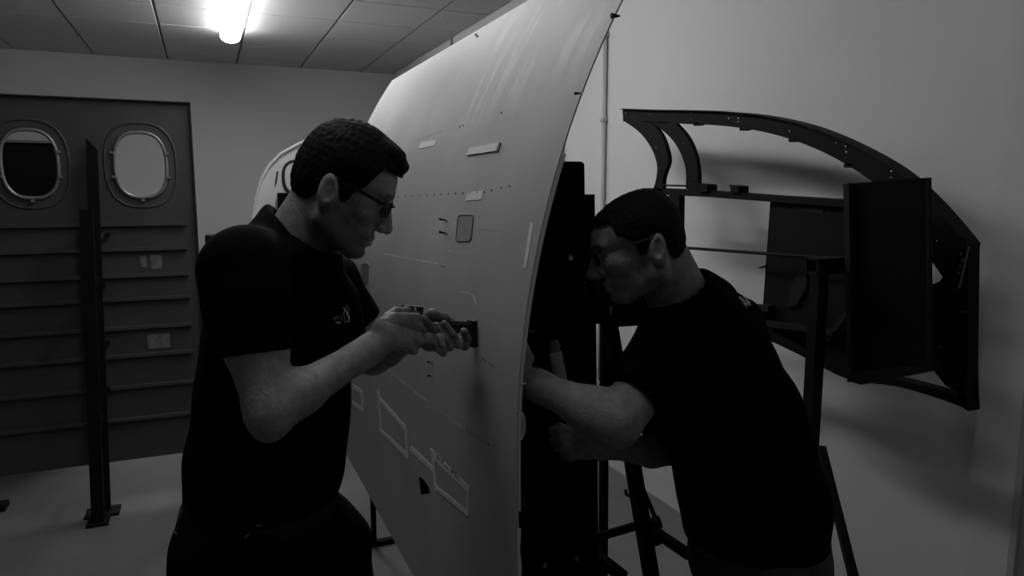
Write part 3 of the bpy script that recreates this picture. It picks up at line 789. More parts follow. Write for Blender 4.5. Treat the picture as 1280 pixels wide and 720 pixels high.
def add_cone(f, a, b, ra, rb, k=0.02, op='u'):
    a = nv(a); b = nv(b); c = (a + b) / 2; r = np.abs(b - a) / 2 + max(ra, rb) + k + 2 * f.h + (0.02 if op == 'u' else 0)
    s_ = f.sub(c, r)
    if s_ is None: return
    sl, ax = s_; X, Y, Z = f.grid(ax); d = d_cone(X, Y, Z, a, b, ra, rb).astype(np.float32)
    f.F[sl] = smin(f.F[sl], d, k) if op == 'u' else smax(f.F[sl], -d, k)
def add_ell(f, c, r, R=None, k=0.02, op='u'):
    c = nv(c); m = np.full(3, max(r) + k + 2 * f.h + 0.02)
    s_ = f.sub(c, m)
    if s_ is None: return
    sl, ax = s_; X, Y, Z = f.grid(ax); d = d_ell(X, Y, Z, c, r, R).astype(np.float32)
    f.F[sl] = smin(f.F[sl], d, k) if op == 'u' else smax(f.F[sl], -d, k)
def nets(f, name, m, parent=None, ripple=None):
    F = f.F; h = f.h
    if ripple is not None: F = F + ripple
    F = F.copy()
    F[0] = F[-1] = 1; F[:, 0] = F[:, -1] = 1; F[:, :, 0] = F[:, :, -1] = 1
    S = F < 0
    n = F.shape
    cnt = np.zeros((n[0] - 1, n[1] - 1, n[2] - 1), np.int8)
    cs = [(i, j, k) for i in (0, 1) for j in (0, 1) for k in (0, 1)]
    for i, j, k in cs: cnt += S[i:n[0] - 1 + i, j:n[1] - 1 + j, k:n[2] - 1 + k]
    act = np.argwhere((cnt > 0) & (cnt < 8))
    idx = np.full(cnt.shape, -1, np.int32); idx[act[:, 0], act[:, 1], act[:, 2]] = np.arange(len(act))
    vals = {c: F[act[:, 0] + c[0], act[:, 1] + c[1], act[:, 2] + c[2]] for c in cs}
    acc = np.zeros((len(act), 3)); num = np.zeros(len(act))
    for c in cs:
        for ax in range(3):
            if c[ax] == 0:
                c2 = list(c); c2[ax] = 1; c2 = tuple(c2)
                a, b = vals[c], vals[c2]; mk = (a < 0) != (b < 0)
                t = np.where(mk, a / np.where(mk, a - b, 1), 0)
                p = np.tile(np.array(c, float), (len(act), 1)); p[:, ax] = t
                acc += p * mk[:, None]; num += mk
    V = (act + acc / num[:, None]) * h + f.lo
    quads = []
    for ax in range(3):
        s1 = [slice(1, -1)] * 3; s1[ax] = slice(0, -1); s2 = [slice(1, -1)] * 3; s2[ax] = slice(1, None)
        A = S[tuple(s1)]; Bq = S[tuple(s2)]
        for flip, mask in ((False, A & ~Bq), (True, ~A & Bq)):
            e = np.argwhere(mask)
            off = np.array([1, 1, 1]); off[ax] = 0; e = e + off
            u = (ax + 1) % 3; v = (ax + 2) % 3
            def cell(du, dv):
                q = e.copy(); q[:, u] -= du; q[:, v] -= dv; return idx[q[:, 0], q[:, 1], q[:, 2]]
            q = np.stack([cell(1, 1), cell(0, 1), cell(0, 0), cell(1, 0)], 1)
            if flip: q = q[:, ::-1]
            quads.append(q)
    Q = np.concatenate(quads)
    Q = Q[(Q >= 0).all(1)]
    me = bpy.data.meshes.new(name)
    me.vertices.add(len(V)); me.vertices.foreach_set('co', V.astype(np.float32).ravel())
    me.loops.add(Q.size); me.loops.foreach_set('vertex_index', Q.ravel().astype(np.int32))
    me.polygons.add(len(Q)); me.polygons.foreach_set('loop_start', np.arange(0, Q.size, 4, dtype=np.int32))
    me.polygons.foreach_set('loop_total', np.full(len(Q), 4, np.int32))
    me.polygons.foreach_set('use_smooth', np.ones(len(Q), bool))
    me.update(); me.validate()
    me.materials.append(M[m])
    o = bpy.data.objects.new(name, me); COL.objects.link(o)
    if parent: o.parent = parent
    return o

def head_frame(pos, heading, pitch, roll=0.0):
    h, p = math.radians(heading), math.radians(pitch)
    fw = Vector((math.sin(h) * math.cos(p), math.cos(h) * math.cos(p), -math.sin(p)))
    lf = Vector((-math.cos(h), math.sin(h), 0)); 
    up = fw.cross(lf)
    if roll:
        R = Matrix.Rotation(math.radians(roll), 3, fw); lf = R @ lf; up = R @ up
    return pos, np.array([[fw[i], lf[i], up[i]] for i in range(3)], np.float32)
def head_field(f, frame, sc, back=None, nose=1.0):
    """evaluates the head in its own axes (x forward, y left, z up, origin between the ears)"""
    pos, R = frame; pos = nv(pos)
    sl, ax = f.sub(pos + R @ np.array([0, 0, 0.02], np.float32), np.full(3, 0.20))
    X, Y, Z = f.grid(ax)
    dx, dy, dz = X - pos[0], Y - pos[1], Z - pos[2]
    x = (dx * R[0, 0] + dy * R[1, 0] + dz * R[2, 0]) / sc[0]
    if back: x = np.where(x < 0, x / back[0], x)
    y = (dx * R[0, 1] + dy * R[1, 1] + dz * R[2, 1]) / sc[1]
    z = (dx * R[0, 2] + dy * R[1, 2] + dz * R[2, 2]) / sc[2]
    if back: z = np.where(z > .03, .03 + (z - .03) / back[1], z)
    ya = np.abs(y)
    return sl, x, y, z, ya
def head_shape(x, y, z, ya):
    d = d_ell(x, y, z, (.006, 0, .050), (.091, .073, .080))
    d = smin(d, d_ell(x, y, z, (.046, 0, .050), (.053, .058, .052)), .02)
    d = smin(d, d_ell(x, y, z, (-.02, 0, .02), (.066, .062, .06)), .02)
    d = smin(d, d_ell(x, y, z, (.045, 0, -.012), (.052, .050, .062)), .02)
    d = smin(d, d_cone(x, ya, z, (.092, .006, .040), (.082, .042, .041), .0125, .010), .012)      # brow
    d = smin(d, d_ell(x, ya, z, (.068, .043, -.002), (.022, .018, .018)), .018)                    # cheekbone
    d = smin(d, d_cone(x, ya, z, (.004, .052, -.040), (.070, .018, -.074), .019, .017), .022)      # jaw
    d = smin(d, d_cone(x, ya, z, (-.002, .058, .0), (.004, .052, -.040), .016, .018), .02)
    d = smin(d, d_ell(x, y, z, (.082, 0, -.074), (.016, .019, .015)), .015)                        # chin
    d = smin(d, d_ell(x, y, z, (.074, 0, -.046), (.024, .028, .026)), .018)                        # muzzle
    d = smax(d, -d_ell(x, ya, z, (.106, .031, .017), (.017, .017, .011)), .010)                    # socket
    d = smin(d, d_ell(x, ya, z, (.083, .031, .017), (.0125, .0125, .0115)), .003)                  # eye
    d = smin(d, d_cone(x, ya, z, (.085, .018, .0245), (.086, .044, .0235), .0042, .004), .004)     # upper lid
    d = smin(d, d_cone(x, ya, z, (.085, .020, .010), (.085, .042, .010), .0035, .0035), .004)
    d = smin(d, d_cone(x, y, z, (.084, 0, .030), (.098, 0, -.012), .0115, .013), .006)
    d = smin(d, d_cone(x, y, z, (.097, 0, .030), (.1165, 0, -.010), .0075, .0088), .008)            # nose
    d = smin(d, d_ell(x, y, z, (.117, 0, -.0165), (.0115, .0105, .0095)), .006)
    d = smin(d, d_ell(x, ya, z, (.106, .0125, -.020), (.0105, .0068, .0075)), .005)
    d = smax(d, -d_ell(x, ya, z, (.110, .007, -.029), (.006, .0035, .004)), .003)
    d = smin(d, d_cone(x, ya, z, (.0985, .0, -.0425), (.088, .022, -.0475), .0062, .0035), .005)    # lips
    d = smin(d, d_cone(x, ya, z, (.0965, .0, -.0545), (.087, .019, -.0505), .0068, .0035), .005)
    d = smax(d, -d_cone(x, ya, z, (.107, .0, -.0485), (.089, .026, -.0495), .0028, .0018), .003)
    d = smax(d, -d_ell(x, y, z, (.103, 0, -.0645), (.009, .02, .005)), .006)
    # ears
    e = d_ell(x + (z) * 0.18, ya, z, (-.004, .0775, .004), (.0190, .0105, .0325))
    e = smax(e, -d_ell(x + z * .18, ya, z, (-.001, .0915, .008), (.0120, .0130, .021)), .002)
    e = smin(e, d_cone(x, ya, z, (-.006, .081, .020), (-.008, .081, .002), .0025, .0025), .002)
    e = smin(e, d_cone(x, ya, z, (-.003, .078, .012), (-.007, .078, -.010), .0035, .0035), .004)
    e = smin(e, d_ell(x, ya, z, (.009, .074, -.002), (.005, .006, .006)), .004)
    d = smin(d, e, .006)
    return d
def noise3(x, y, z, f_, seed=0.0):
    return (np.sin(x * f_ + 1.3 * np.sin(y * f_ * .83 + seed)) + np.sin(y * f_ * 1.1 + 1.7 * np.sin(z * f_ * .9 + seed * 2)) + np.sin(z * f_ * .95 + 1.1 * np.sin(x * f_ * 1.2 + seed * 3))) / 3
def hair_shape(x, y, z, ya, style):
    sk = d_ell(x, y, z, (.006, 0, .050), (.091, .073, .080))
    sk = smin(sk, d_ell(x, y, z, (.046, 0, .050), (.053, .058, .052)), .02)
    sk = smin(sk, d_ell(x, y, z, (-.02, 0, .02), (.066, .062, .06)), .02)
    top = np.clip((z - .03) / .1, 0, 1)
    th = (.006 + .008 * top) if style == 'a' else (.004 + .006 * top)
    d = sk - th - .0012 * noise3(x, y, z * .5, 420, 1.0) - .0010 * noise3(x, y, z * .6, 900, 2.0)
    if style == 'a':    # quiff over the forehead
        d = smin(d, d_ell(x, y, z, (.062, 0, .112), (.036, .050, .018)) - .0015 * noise3(x, y, z, 500, 3.0), .012)
        d = smin(d, d_ell(x, y, z, (.098, -.005, .099), (.011, .034, .012)) - .0015 * noise3(x, y, z, 600, 3.0), .006)
        line = np.interp(x.ravel() if False else x, [-.12, -.055, -.025, -.012, .004, .018, .030, .036, .052, .060, .070, .09, .13],
                         [-.048, -.046, -.005, .036, .036, -.004, .000, .020, .040, .060, .082, .080, .080])
    else:
        line = np.interp(x, [-.12, -.055, -.030, -.014, .004, .016, .029, .035, .050, .058, .064, .09, .13],
                         [-.050, -.048, -.012, .036, .038, .000, .000, .034, .048, .056, .084, .086, .09])
    cutd = line - z + .002 * noise3(x, y, z, 420, 5.0)
    # temples recede: raise hairline on the sides only slightly, straight across the front
    return smax(d, cutd.astype(np.float32), .004)

def finger(f, pts, rs, k=0.0045):
    for i in range(len(pts) - 1):
        add_cone(f, pts[i], pts[i + 1], rs[i], rs[i + 1], k)
def arm(f, sh, el, wr, r=(.055, .047, .046, .044, .029)):
    sh, el, wr = Vector(sh), Vector(el), Vector(wr)
    add_cone(f, sh, sh.lerp(el, .5), r[0], r[0] * .98, .02)
    add_cone(f, sh.lerp(el, .5), el, r[0] * .98, r[1] * .92, .02)
    m = el.lerp(wr, .28)
    add_cone(f, el, m, r[2] * .92, r[3], .025)
    add_cone(f, m, wr, r[3], r[4], .02)
    add_cone(f, el.lerp(wr, .85), wr, r[4] * 1.0, r[4] * 1.02, .015)

def make_attr(o, frame, sc, on):
    me = o.data; n = len(me.vertices); co = np.empty(n * 3, np.float32); me.vertices.foreach_get('co', co); co = co.reshape(-1, 3)
    pos, R = frame; L = ((co - nv(pos)) @ R) / np.array(sc, np.float32)
    x, y, z = L[:, 0], np.abs(L[:, 1]), L[:, 2]
    v = np.zeros(n)
    if on:
        lo = np.interp(x, [-.01, .005, .02, .05, .075, .12], [-.02, .005, .0, -.022, -.034, -.030])
        v = np.clip((lo - z) / .012, 0, 1) * np.clip((x + .012) / .012, 0, 1) * (z > -.16)
        lips = (np.abs(z + .0485) < .008) & (y < .019) & (x > .085)
        v[lips] *= .3
        v *= on
    brow = (np.abs(z - .0415 + .1 * np.abs(y - .028)) < .0045) & (y > .010) & (y < .048) & (x > .07)
    v[brow] = 1.0
    a = me.attributes.new('stubble', 'FLOAT', 'POINT'); a.data.foreach_set('value', v.astype(np.float32))

def ripple_for(f, amp, seed):
    ax = [f.lo[i] + f.h * np.arange(f.n[i], dtype=np.float32) for i in range(3)]
    X, Y, Z = np.meshgrid(*ax, indexing='ij', sparse=True)
    return (amp * (np.sin(X * 31 + 2.2 * np.sin(Z * 17 + seed) + Y * 11) * .6 + np.sin(Z * 43 + 2 * np.sin(X * 23 + seed * 2) + Y * 29) * .4)).astype(np.float32)

def belt_ring(c, rx, ry, z, yaw, n=40):
    return [Vector((c[0] + rx * math.cos(t) * math.cos(yaw) - ry * math.sin(t) * math.sin(yaw), c[1] + rx * math.cos(t) * math.sin(yaw) + ry * math.sin(t) * math.cos(yaw), z)) for t in [2 * math.pi * k / n for k in range(n)]]

def glasses(frame, sc, parent, m, thick, dark):
    pos, R = frame; pos = Vector(pos); Rm = Matrix(R.tolist()); S = Vector(sc)
    def W(x, y, z): return pos + Rm @ Vector((x * S.x, y * S.y, z * S.z))
    rig = None
    b_ = B()
    def ring(sy):
        pts = []
        for k in range(22):
            a = 2 * math.pi * k / 22; c, s = math.cos(a), math.sin(a)
            yy = .035 + .025 * abs(c) ** .8 * (1 if c >= 0 else -1); zz = .016 + .0165 * abs(s) ** .8 * (1 if s >= 0 else -1)
            pts.append(W(.108 - .30 * max(0, yy - .02), sy * yy, zz))
        return pts
    r1, r2 = ring(1), ring(-1)
    tube(b_, r1, thick * .5, 6, closed=True); tube(b_, r2, thick * .5, 6, closed=True)
    tube(b_, [W(.108, .012, .024), W(.113, 0, .027), W(.108, -.012, .024)], thick * .55, 6)
    g = mesh_obj('glasses_frame', b_, m, parent, True)
    for r_ in (r1, r2):
        lb = B(); vs = [lb.verts.new(p) for p in r_]; c = lb.verts.new(sum(r_, Vector()) / len(r_) + Rm @ Vector((.002, 0, 0)))
        for k in range(len(vs)): lb.faces.new((vs[k], vs[(k + 1) % len(vs)], c))
        bmesh.ops.solidify(lb, geom=lb.faces[:], thickness=.0015)
        mesh_obj('lens', lb, dark, g)
    for sy in (1, -1):
        tb = B(); p0 = W(.096, sy * .061, .024); p1 = W(.06, sy * .0755, .027); p2 = W(.008, sy * .079, .031); p3 = W(-.014, sy * .078, .020)
        for a, c in ((p0, p1), (p1, p2), (p2, p3)): bar(tb, a, c, thick * .5, thick * 1.25, up=Rm @ Vector((0, 0, 1)))
        mesh_obj('temple', tb, m, g)
    return g

# ------------------------------------------------------------------ MAN AT LEFT
FA = head_frame(J(416, 244, 1.33), 104, 25)
SA = (.98, 1.0, 1.03)
sh1, el1, wr1 = J(300, 338, 1.21), J(338, 514, 1.17), J(462, 437, 1.30)
sh2, el2, wr2 = J(415, 350, 1.56), J(466, 446, 1.62), J(528, 416, 1.52)
pel = J(325, 650, 1.37); chest = J(345, 430, 1.37); upch = J(352, 340, 1.37); nb = J(368, 312, 1.35)
lo = (-0.12, 1.0, 1.20); hi = (0.56, 1.72, 1.85)
f = Field(lo, hi, 0.0026)
add_cone(f, chest, upch, .09, .08, .03)
add_cone(f, upch, sh1, .065, .048, .02); add_cone(f, upch, sh2, .065, .045, .02)
hp0 = Vector(FA[0])
add_cone(f, nb, J(395, 262, 1.335), .064, .056, .02)
sl, x, y, z, ya = head_field(f, FA, SA, (.93, 1.0))
f.F[sl] = smin(f.F[sl], head_shape(x, y, z, ya).astype(np.float32), .016)
arm(f, sh1, el1, wr1, r=(.053, .041, .040, .036, .0245))
add_ell(f, J(336, 536, 1.16), (.020, .020, .020), k=.02)
arm(f, sh2, el2, wr2, r=(.052, .042, .037, .034, .023))
# right hand: fist round the grip, index finger reaching to the trigger
hb = J(480, 420, 1.31)
add_cone(f, wr1, J(484, 417, 1.315), .0245, .024, .012)
add_cone(f, J(480, 409, 1.31), J(513, 405, 1.345), .019, .0165, .012)
add_cone(f, J(480, 426, 1.31), J(506, 428, 1.335), .019, .0155, .012)
add_cone(f, J(494, 400, 1.325), J(517, 398, 1.35), .014, .010, .010)
add_cone(f, J(495, 416, 1.33), J(515, 417, 1.345), .020, .015, .012)
kn = [J(521, 399, 1.36), J(522.5, 411, 1.35), J(519, 423, 1.345), J(512, 433, 1.345)]
for i, p in enumerate(kn): add_ell(f, p, (.0118, .0118, .0118), k=.006)
mids = [None, J(527, 415, 1.375), J(523, 427, 1.37), J(516, 437, 1.37)]
ends = [None, J(513, 418, 1.402), J(509, 428, 1.398), J(502, 436, 1.395)]
tips = [None, J(500, 412, 1.395), J(497, 423, 1.39), J(492, 432, 1.385)]
for i in (1, 2, 3): finger(f, [kn[i], mids[i], ends[i], tips[i]], [.0112, .0100, .0094, .0085], .004)
finger(f, [kn[0], J(530, 401, 1.375), J(537, 408, 1.395), J(542, 413, 1.40)], [.0110, .0092, .0084, .0076], .003)
finger(f, [J(484, 400, 1.33), J(495, 392, 1.36), J(508, 390, 1.40), J(519, 393, 1.42)], [.014, .012, .0100, .0088], .006)
# left hand: cradles the tool from below and behind, fingertips over the near side
add_cone(f, wr2, J(536, 424, 1.51), .023, .021, .012)
add_cone(f, J(536, 421, 1.510), J(560, 422, 1.535), .017, .013, .010)
add_cone(f, J(536, 430, 1.50), J(549, 433, 1.50), .015, .011, .010)
add_cone(f, J(536, 405, 1.535), J(570, 413, 1.56), .014, .010, .010)
finger(f, [J(568, 422, 1.545), J(581, 433, 1.515), J(584, 424, 1.480), J(580, 414.5, 1.472)], [.0100, .0092, .0088, .0084], .0025)
finger(f, [J(562, 428, 1.535), J(573, 431, 1.480), J(565, 418, 1.450), J(555.5, 405, 1.448)], [.0100, .0092, .0086, .0078], .0025)
finger(f, [J(556, 432, 1.525), J(562, 434, 1.468), J(554.5, 420, 1.436), J(545.5, 407, 1.436)], [.0095, .0084, .0078, .0070], .0025)
finger(f, [J(548, 436, 1.510), J(554, 441, 1.462), J(552, 431, 1.428), J(549, 421, 1.425)], [.0092, .0082, .0076, .0070], .0025)
finger(f, [J(531, 400, 1.51), J(540, 393.5, 1.505), J(554, 397, 1.515), J(566, 402.5, 1.53)], [.0150, .0125, .0105, .0075], .006)
man1 = nets(f, 'person', 'skin_a')
make_attr(man1, FA, SA, 0.75)
tag(man1, 'dark haired bearded man in black t-shirt and glasses pressing a tool on the panel', 'person')

# hair
fh = Field(nv(FA[0]) - .17, nv(FA[0]) + .19, 0.0026)
sl, x, y, z, ya = head_field(fh, FA, SA, (.93, 1.0))
fh.F[sl] = hair_shape(x, y, z, ya, 'a')
nets(fh, 'hair', 'hair', man1)
glasses(FA, SA, man1, 'glasses', .0042, 'lens')

# t-shirt
fs = Field((-0.26, 0.98, 1.02), (0.58, 1.80, 1.68), 0.0045)
K = .035
add_cone(fs, J(323, 618, 1.37), J(333, 575, 1.37), .132, .139, K)
add_cone(fs, J(333, 575, 1.37), J(343, 500, 1.37), .139, .136, K)
add_cone(fs, J(343, 500, 1.37), J(348, 425, 1.37), .136, .131, K)
add_cone(fs, J(348, 425, 1.37), J(352, 360, 1.375), .131, .098, K)
add_cone(fs, J(340, 335, 1.34), J(305, 335, 1.22), .076, .068, K)
add_cone(fs, J(360, 345, 1.40), J(412, 352, 1.55), .085, .058, K)
add_cone(fs, J(400, 380, 1.40), J(408, 420, 1.40), .075, .075, K)
add_cone(fs, J(307, 342, 1.215), J(310, 382, 1.20), .068, .070, K)
add_cone(fs, J(310, 382, 1.20), J(319, 455, 1.185), .070, .062, .02)
add_cone(fs, J(412, 352, 1.55), J(452, 412, 1.59), .062, .056, .02)
add_cone(fs, J(356, 300, 1.345), J(368, 318, 1.35), .066, .088, .03)
add_cone(fs, J(341, 268, 1.345), J(362, 300, 1.345), .018, .05, .02)
# hems: cut the sleeve ends and the bottom flat, and open the neck
def half_cut(f_, c, rad, pnt, nrm):
    sl, ax = f_.sub(nv(c), np.full(3, rad)); X, Y, Z = f_.grid(ax)
    pn = nv(pnt); nn = nv(Vector(nrm).normalized())
    pl = (X - pn[0]) * nn[0] + (Y - pn[1]) * nn[1] + (Z - pn[2]) * nn[2]
    sp_ = np.sqrt((X - c[0]) ** 2 + (Y - c[1]) ** 2 + (Z - c[2]) ** 2) - rad
    cutr = np.maximum(-pl, sp_ * 1.0)      # region to remove: beyond plane, inside the ball
    f_.F[sl] = smax(f_.F[sl], -cutr.astype(np.float32), .003)
# right sleeve hem: image line from (278,440) to (364,446)
n_ = (Vector(el1) - Vector(J(312, 400, 1.19))).normalized()
half_cut(fs, J(322, 475, 1.165), .088, J(320, 442, 1.18), n_ * .6 + Vector((0, 0, -.4)))
n2 = (Vector(el2) - Vector(sh2)).normalized()
half_cut(fs, J(462, 425, 1.60), .085, J(455, 402, 1.58), n2)
up_img = (cr * 62 + cu * 69).normalized()
half_cut(fs, J(392, 268, 1.34), .088, J(377, 291, 1.35), up_img)
add_cone(fs, J(372, 300, 1.35), J(392, 262, 1.335), .0600, .0600, .006, 'c')
nets(fs, 'tshirt', 'shirt', man1, ripple_for(fs, .0022, 1.0))

# trousers
ft = Field((-0.30, 0.95, 0.02), (0.62, 1.85, 1.17), 0.007)
K = .05
hip = J(325, 660, 1.37)
add_cone(ft, J(326, 626, 1.37), J(330, 665, 1.37), .128, .150, K)
kR = Vector((hip.x - .13, hip.y - .10, .52)); aR = Vector((hip.x - .20, hip.y - .14, .10))
kL = Vector((hip.x + .17, hip.y + .06, .54)); aL = Vector((hip.x + .16, hip.y + .10, .10))
h1_ = J(296, 690, 1.33); h2_ = J(394, 690, 1.42)
add_cone(ft, h1_, kR, .115, .078, .04); add_cone(ft, kR, aR, .078, .060, .03)
add_cone(ft, h2_, kL, .110, .078, .04); add_cone(ft, kL, aL, .078, .060, .03)
tr1 = nets(ft, 'trousers', 'trousers', man1, ripple_for(ft, .004, 2.0))
def boots(parent, an, fwd):
    bb = Field(nv(an) - .30, nv(an) + .30, .006); fwd = Vector(fwd).normalized()
    g0 = Vector((an.x, an.y, .05))
    add_cone(bb, Vector((an.x, an.y, .16)), g0 + Vector((0, 0, .0)), .052, .048, .03)
    add_cone(bb, g0 - fwd * .04, g0 + fwd * .16 - Vector((0, 0, .008)), .044, .040, .03)
    s_ = bb.sub(nv(g0), np.full(3, .3)); X, Y, Z = bb.grid(s_[1]); bb.F[s_[0]] = np.maximum(bb.F[s_[0]], (0.002 - Z).astype(np.float32))
    return nets(bb, 'boot', 'boot', parent)
fw1 = Vector((.85, -.5, 0))
boots(man1, aR, fw1); boots(man1, aL, fw1)
# belt, following the waist
wc_ = J(326, 634, 1.37)
ring_ = belt_ring((wc_.x, wc_.y), .139, .139, wc_.z - .0, 0)
b_ = B(); V = []
for p in ring_:
    o_ = (p - Vector((wc_.x, wc_.y, p.z))).normalized()
    V.append((b_.verts.new(p + Vector((0, 0, .018)) + o_ * .002), b_.verts.new(p + Vector((0, 0, -.018)) + o_ * .012), b_.verts.new(p + Vector((0, 0, -.018)) - o_ * .01), b_.verts.new(p + Vector((0, 0, .018)) - o_ * .012)))
for k in range(len(V)):
    a, c = V[k], V[(k + 1) % len(V)]
    for q in range(4): b_.faces.new((a[q], c[q], c[(q + 1) % 4], a[(q + 1) % 4]))
bmesh.ops.recalc_face_normals(b_, faces=b_.faces[:])
belt = mesh_obj('belt', b_, 'belt', man1, True)
def surf_tree(objs):
    dg = bpy.context.evaluated_depsgraph_get()
    return [BVHTree.FromObject(o, dg) for o in objs]
def first_hit(trees, px, py, lift=0.001):
    d = ray(px, py).normalized(); best = None
    for t in trees:
        h = t.ray_cast(C0, d)
        if h[0] is not None and (best is None or h[3] < best[1]): best = (h[0] + h[1] * lift, h[3])
    return best[0] if best else None
def print_on(trees, lines, r, m, name, parent):
    for pts in lines:
        w_ = [first_hit(trees, x, y) for x, y in pts]
        w_ = [p for p in w_ if p is not None]
        if len(w_) > 1: mesh_obj(name, tube(B(), w_, r, 5), m, parent)
TS = [o for o in man1.children if o.name.startswith('tshirt')][0]
T1 = surf_tree([TS])
def zl(pts): return [(405 + x / 18, 375 + y / 18) for x, y in pts]
print_on(T1, [zl([(425, 180), (460, 225), (500, 290), (530, 370), (560, 430), (550, 480), (505, 490)]), zl([(445, 195), (485, 240), (520, 300), (548, 370), (570, 430)])], .0011, 'print', 'shirt_logo', man1)
print_on(T1, [zl([(490, 105), (530, 180), (550, 250), (548, 310)]), zl([(470, 180), (500, 165)]), zl([(465, 250), (440, 270), (442, 360), (455, 450), (478, 530)])], .0006, 'print_dim', 'shirt_logo', man1)
print_on(T1, [zl(l) for l in ([(205, 405), (205, 465)], [(215, 402), (230, 410)], [(255, 380), (255, 450)], [(260, 375), (330, 385)], [(300, 385), (300, 440)], [(345, 425), (370, 425)], [(365, 375), (370, 410), (390, 380)], [(400, 330), (395, 355)],
                            [(260, 480), (262, 535)], [(285, 490), (290, 540), (310, 485)], [(320, 535), (325, 490)], [(345, 480), (350, 525), (380, 500)], [(385, 470), (415, 430)], [(300, 535), (350, 530)])], .0005, 'print_dim', 'shirt_lettering', man1)
TT = surf_tree([belt, tr1])
print_on(TT, [[(299, 643), (308, 643.8)], [(320, 657.5), (327, 657)], [(306, 673), (311, 668)]], .0008, 'steel', 'belt_buckle', man1)
pp = surf_tree([tr1])
print_on(pp, [[(219, 664), (221, 668)]], .0008, 'steel', 'pocket_stud', man1)

# the tool he holds against the skin
tool = thing('riveting_tool', 'small black hand tool held against the curved panel by the bearded man', 'tool', J(565, 408, 1.51))
mesh_obj('barrel', bar(B(), J(520, 409, 1.43), J(589, 409, 1.55), .020, .018), 'tool', tool)
mesh_obj('top_rail', bar(B(), J(560, 402.5, 1.50), J(588, 404, 1.55), .012, .006), 'tool', tool)
c0 = J(590.5, 417, 1.550)
ax_ = (J(590, 409, 1.56) - J(520, 409, 1.43)).normalized(); sd = ax_.cross(Vector((0, 0, 1))).normalized()
mesh_obj('nose_plate', bar(B(), c0 + Vector((0, 0, .029)), c0 - Vector((0, 0, .029)), .010, .022, up=sd), 'tool', tool)
mesh_obj('rear_cap', bar(B(), J(505, 387, 1.43), J(525.5, 388, 1.45), .026, .017), 'tool', tool)
mesh_obj('cap_edge', bar(B(), J(504, 382, 1.428), J(505, 389, 1.428), .004, .010), 'tool', tool)
mesh_obj('grip', bar(B(), J(512, 385, 1.415), J(508, 440, 1.385), .020, .026), 'tool', tool)
mesh_obj('neck_block', bar(B(), J(513, 388, 1.42), J(522, 410, 1.43), .020, .022), 'tool', tool)
mesh_obj('end_catch', box(B(), J(588, 401.5, 1.56) - Vector((.004, .004, .003)), J(592, 401.5, 1.56) + Vector((.004, .004, .003))), 'tool', tool)

# ------------------------------------------------------------------ MAN AT RIGHT
FB = head_frame(J(819, 311, 1.42), -60, 17)
SB = (1.13, 1.0, .98)
s1, e1, w1 = J(868, 412, 1.48), J(768, 527, 1.36), J(672, 482, 1.40)
s2, e2, w2 = J(835, 430, 1.78), J(835, 566, 1.78), J(752, 557, 1.60)
f = Field((0.48, 0.98, 1.0), (1.30, 1.72, 1.76), 0.0027)
add_cone(f, J(905, 500, 1.66), J(885, 440, 1.60), .08, .09, .03)
add_cone(f, J(880, 440, 1.60), s1, .07, .050, .02); add_cone(f, J(880, 440, 1.62), s2, .07, .045, .02)
add_cone(f, J(850, 378, 1.50), J(829, 330, 1.44), .066, .058, .02)
sl, x, y, z, ya = head_field(f, FB, SB, (.62, .86))
f.F[sl] = smin(f.F[sl], head_shape(x, y, z, ya).astype(np.float32), .016)
arm(f, s1, e1, w1, r=(.053, .050, .051, .045, .0265))
add_ell(f, J(764, 540, 1.355), (.020, .020, .017), k=.02)
arm(f, s2, e2, w2, r=(.050, .042, .041, .037, .025))
# near hand, beyond the panel edge, pressed flat behind the skin
ph = J(652, 472, 1.43)
add_cone(f, w1, ph, .030, .026, .015)
for i, (dz, L) in enumerate(((.030, .9), (.011, 1.0), (-.009, .95), (-.028, .8))):
    k0 = ph + Vector((-.004, .045, dz + .008)); 
    finger(f, [ph + Vector((0, .01, dz * .7)), k0, k0 + Vector((.004, .035 * L, .006)), k0 + Vector((.012, .058 * L, .002))], [.014, .0105, .0095, .0085], .005)
finger(f, [ph, ph + Vector((.020, .012, .035)), ph + Vector((.020, .035, .058))], [.015, .011, .0090], .006)
# far hand: loose fist, four fingers stacked
add_cone(f, w2, J(733, 556, 1.585), .029, .027, .015)
add_cone(f, J(733, 549, 1.585), J(722, 545, 1.58), .022, .018, .012)
add_cone(f, J(733, 562, 1.585), J(724, 563, 1.58), .021, .016, .012)
for (k0, k1, k2, rr_) in (((718, 541), (700, 534.5), (691, 538), .0105), ((717, 551), (702, 546.5), (693, 549), .0108), ((719, 561), (706, 557.5), (698, 560), .0103), ((723, 569), (713, 567.5), (706, 570), .0096)):
    finger(f, [J(*k0, 1.58), J(*k1, 1.565), J(*k2, 1.585), J(k2[0] + 8, k2[1] + 3, 1.61)], [rr_ + .001, rr_, rr_ * .93, rr_ * .85], .003)
finger(f, [J(738, 548, 1.60), J(724, 538, 1.625), J(708, 536, 1.635)], [.014, .011, .0090], .006)
man2 = nets(f, 'person', 'skin_b')
make_attr(man2, FB, SB, 0.12)
tag(man2, 'dark haired man in black t-shirt and glasses leaning in behind the panel edge at right', 'person')
fh = Field(nv(FB[0]) - .18, nv(FB[0]) + .20, 0.0026)
sl, x, y, z, ya = head_field(fh, FB, SB, (.62, .86))
fh.F[sl] = hair_shape(x, y, z, ya, 'b')
nets(fh, 'hair', 'hair', man2)
glasses(FB, SB, man2, 'glasses_metal', .0030, 'lens')
fs = Field((0.55, 0.95, 0.66), (1.52, 1.98, 1.62), 0.005)
K = .035
tw = [((862, 392), .085, 1.50), ((878, 428), .114, 1.55), ((894, 472), .134, 1.60), ((915, 525), .152, 1.65), ((930, 580), .158, 1.68), ((943, 635), .164, 1.70), ((944, 700), .164, 1.72)]
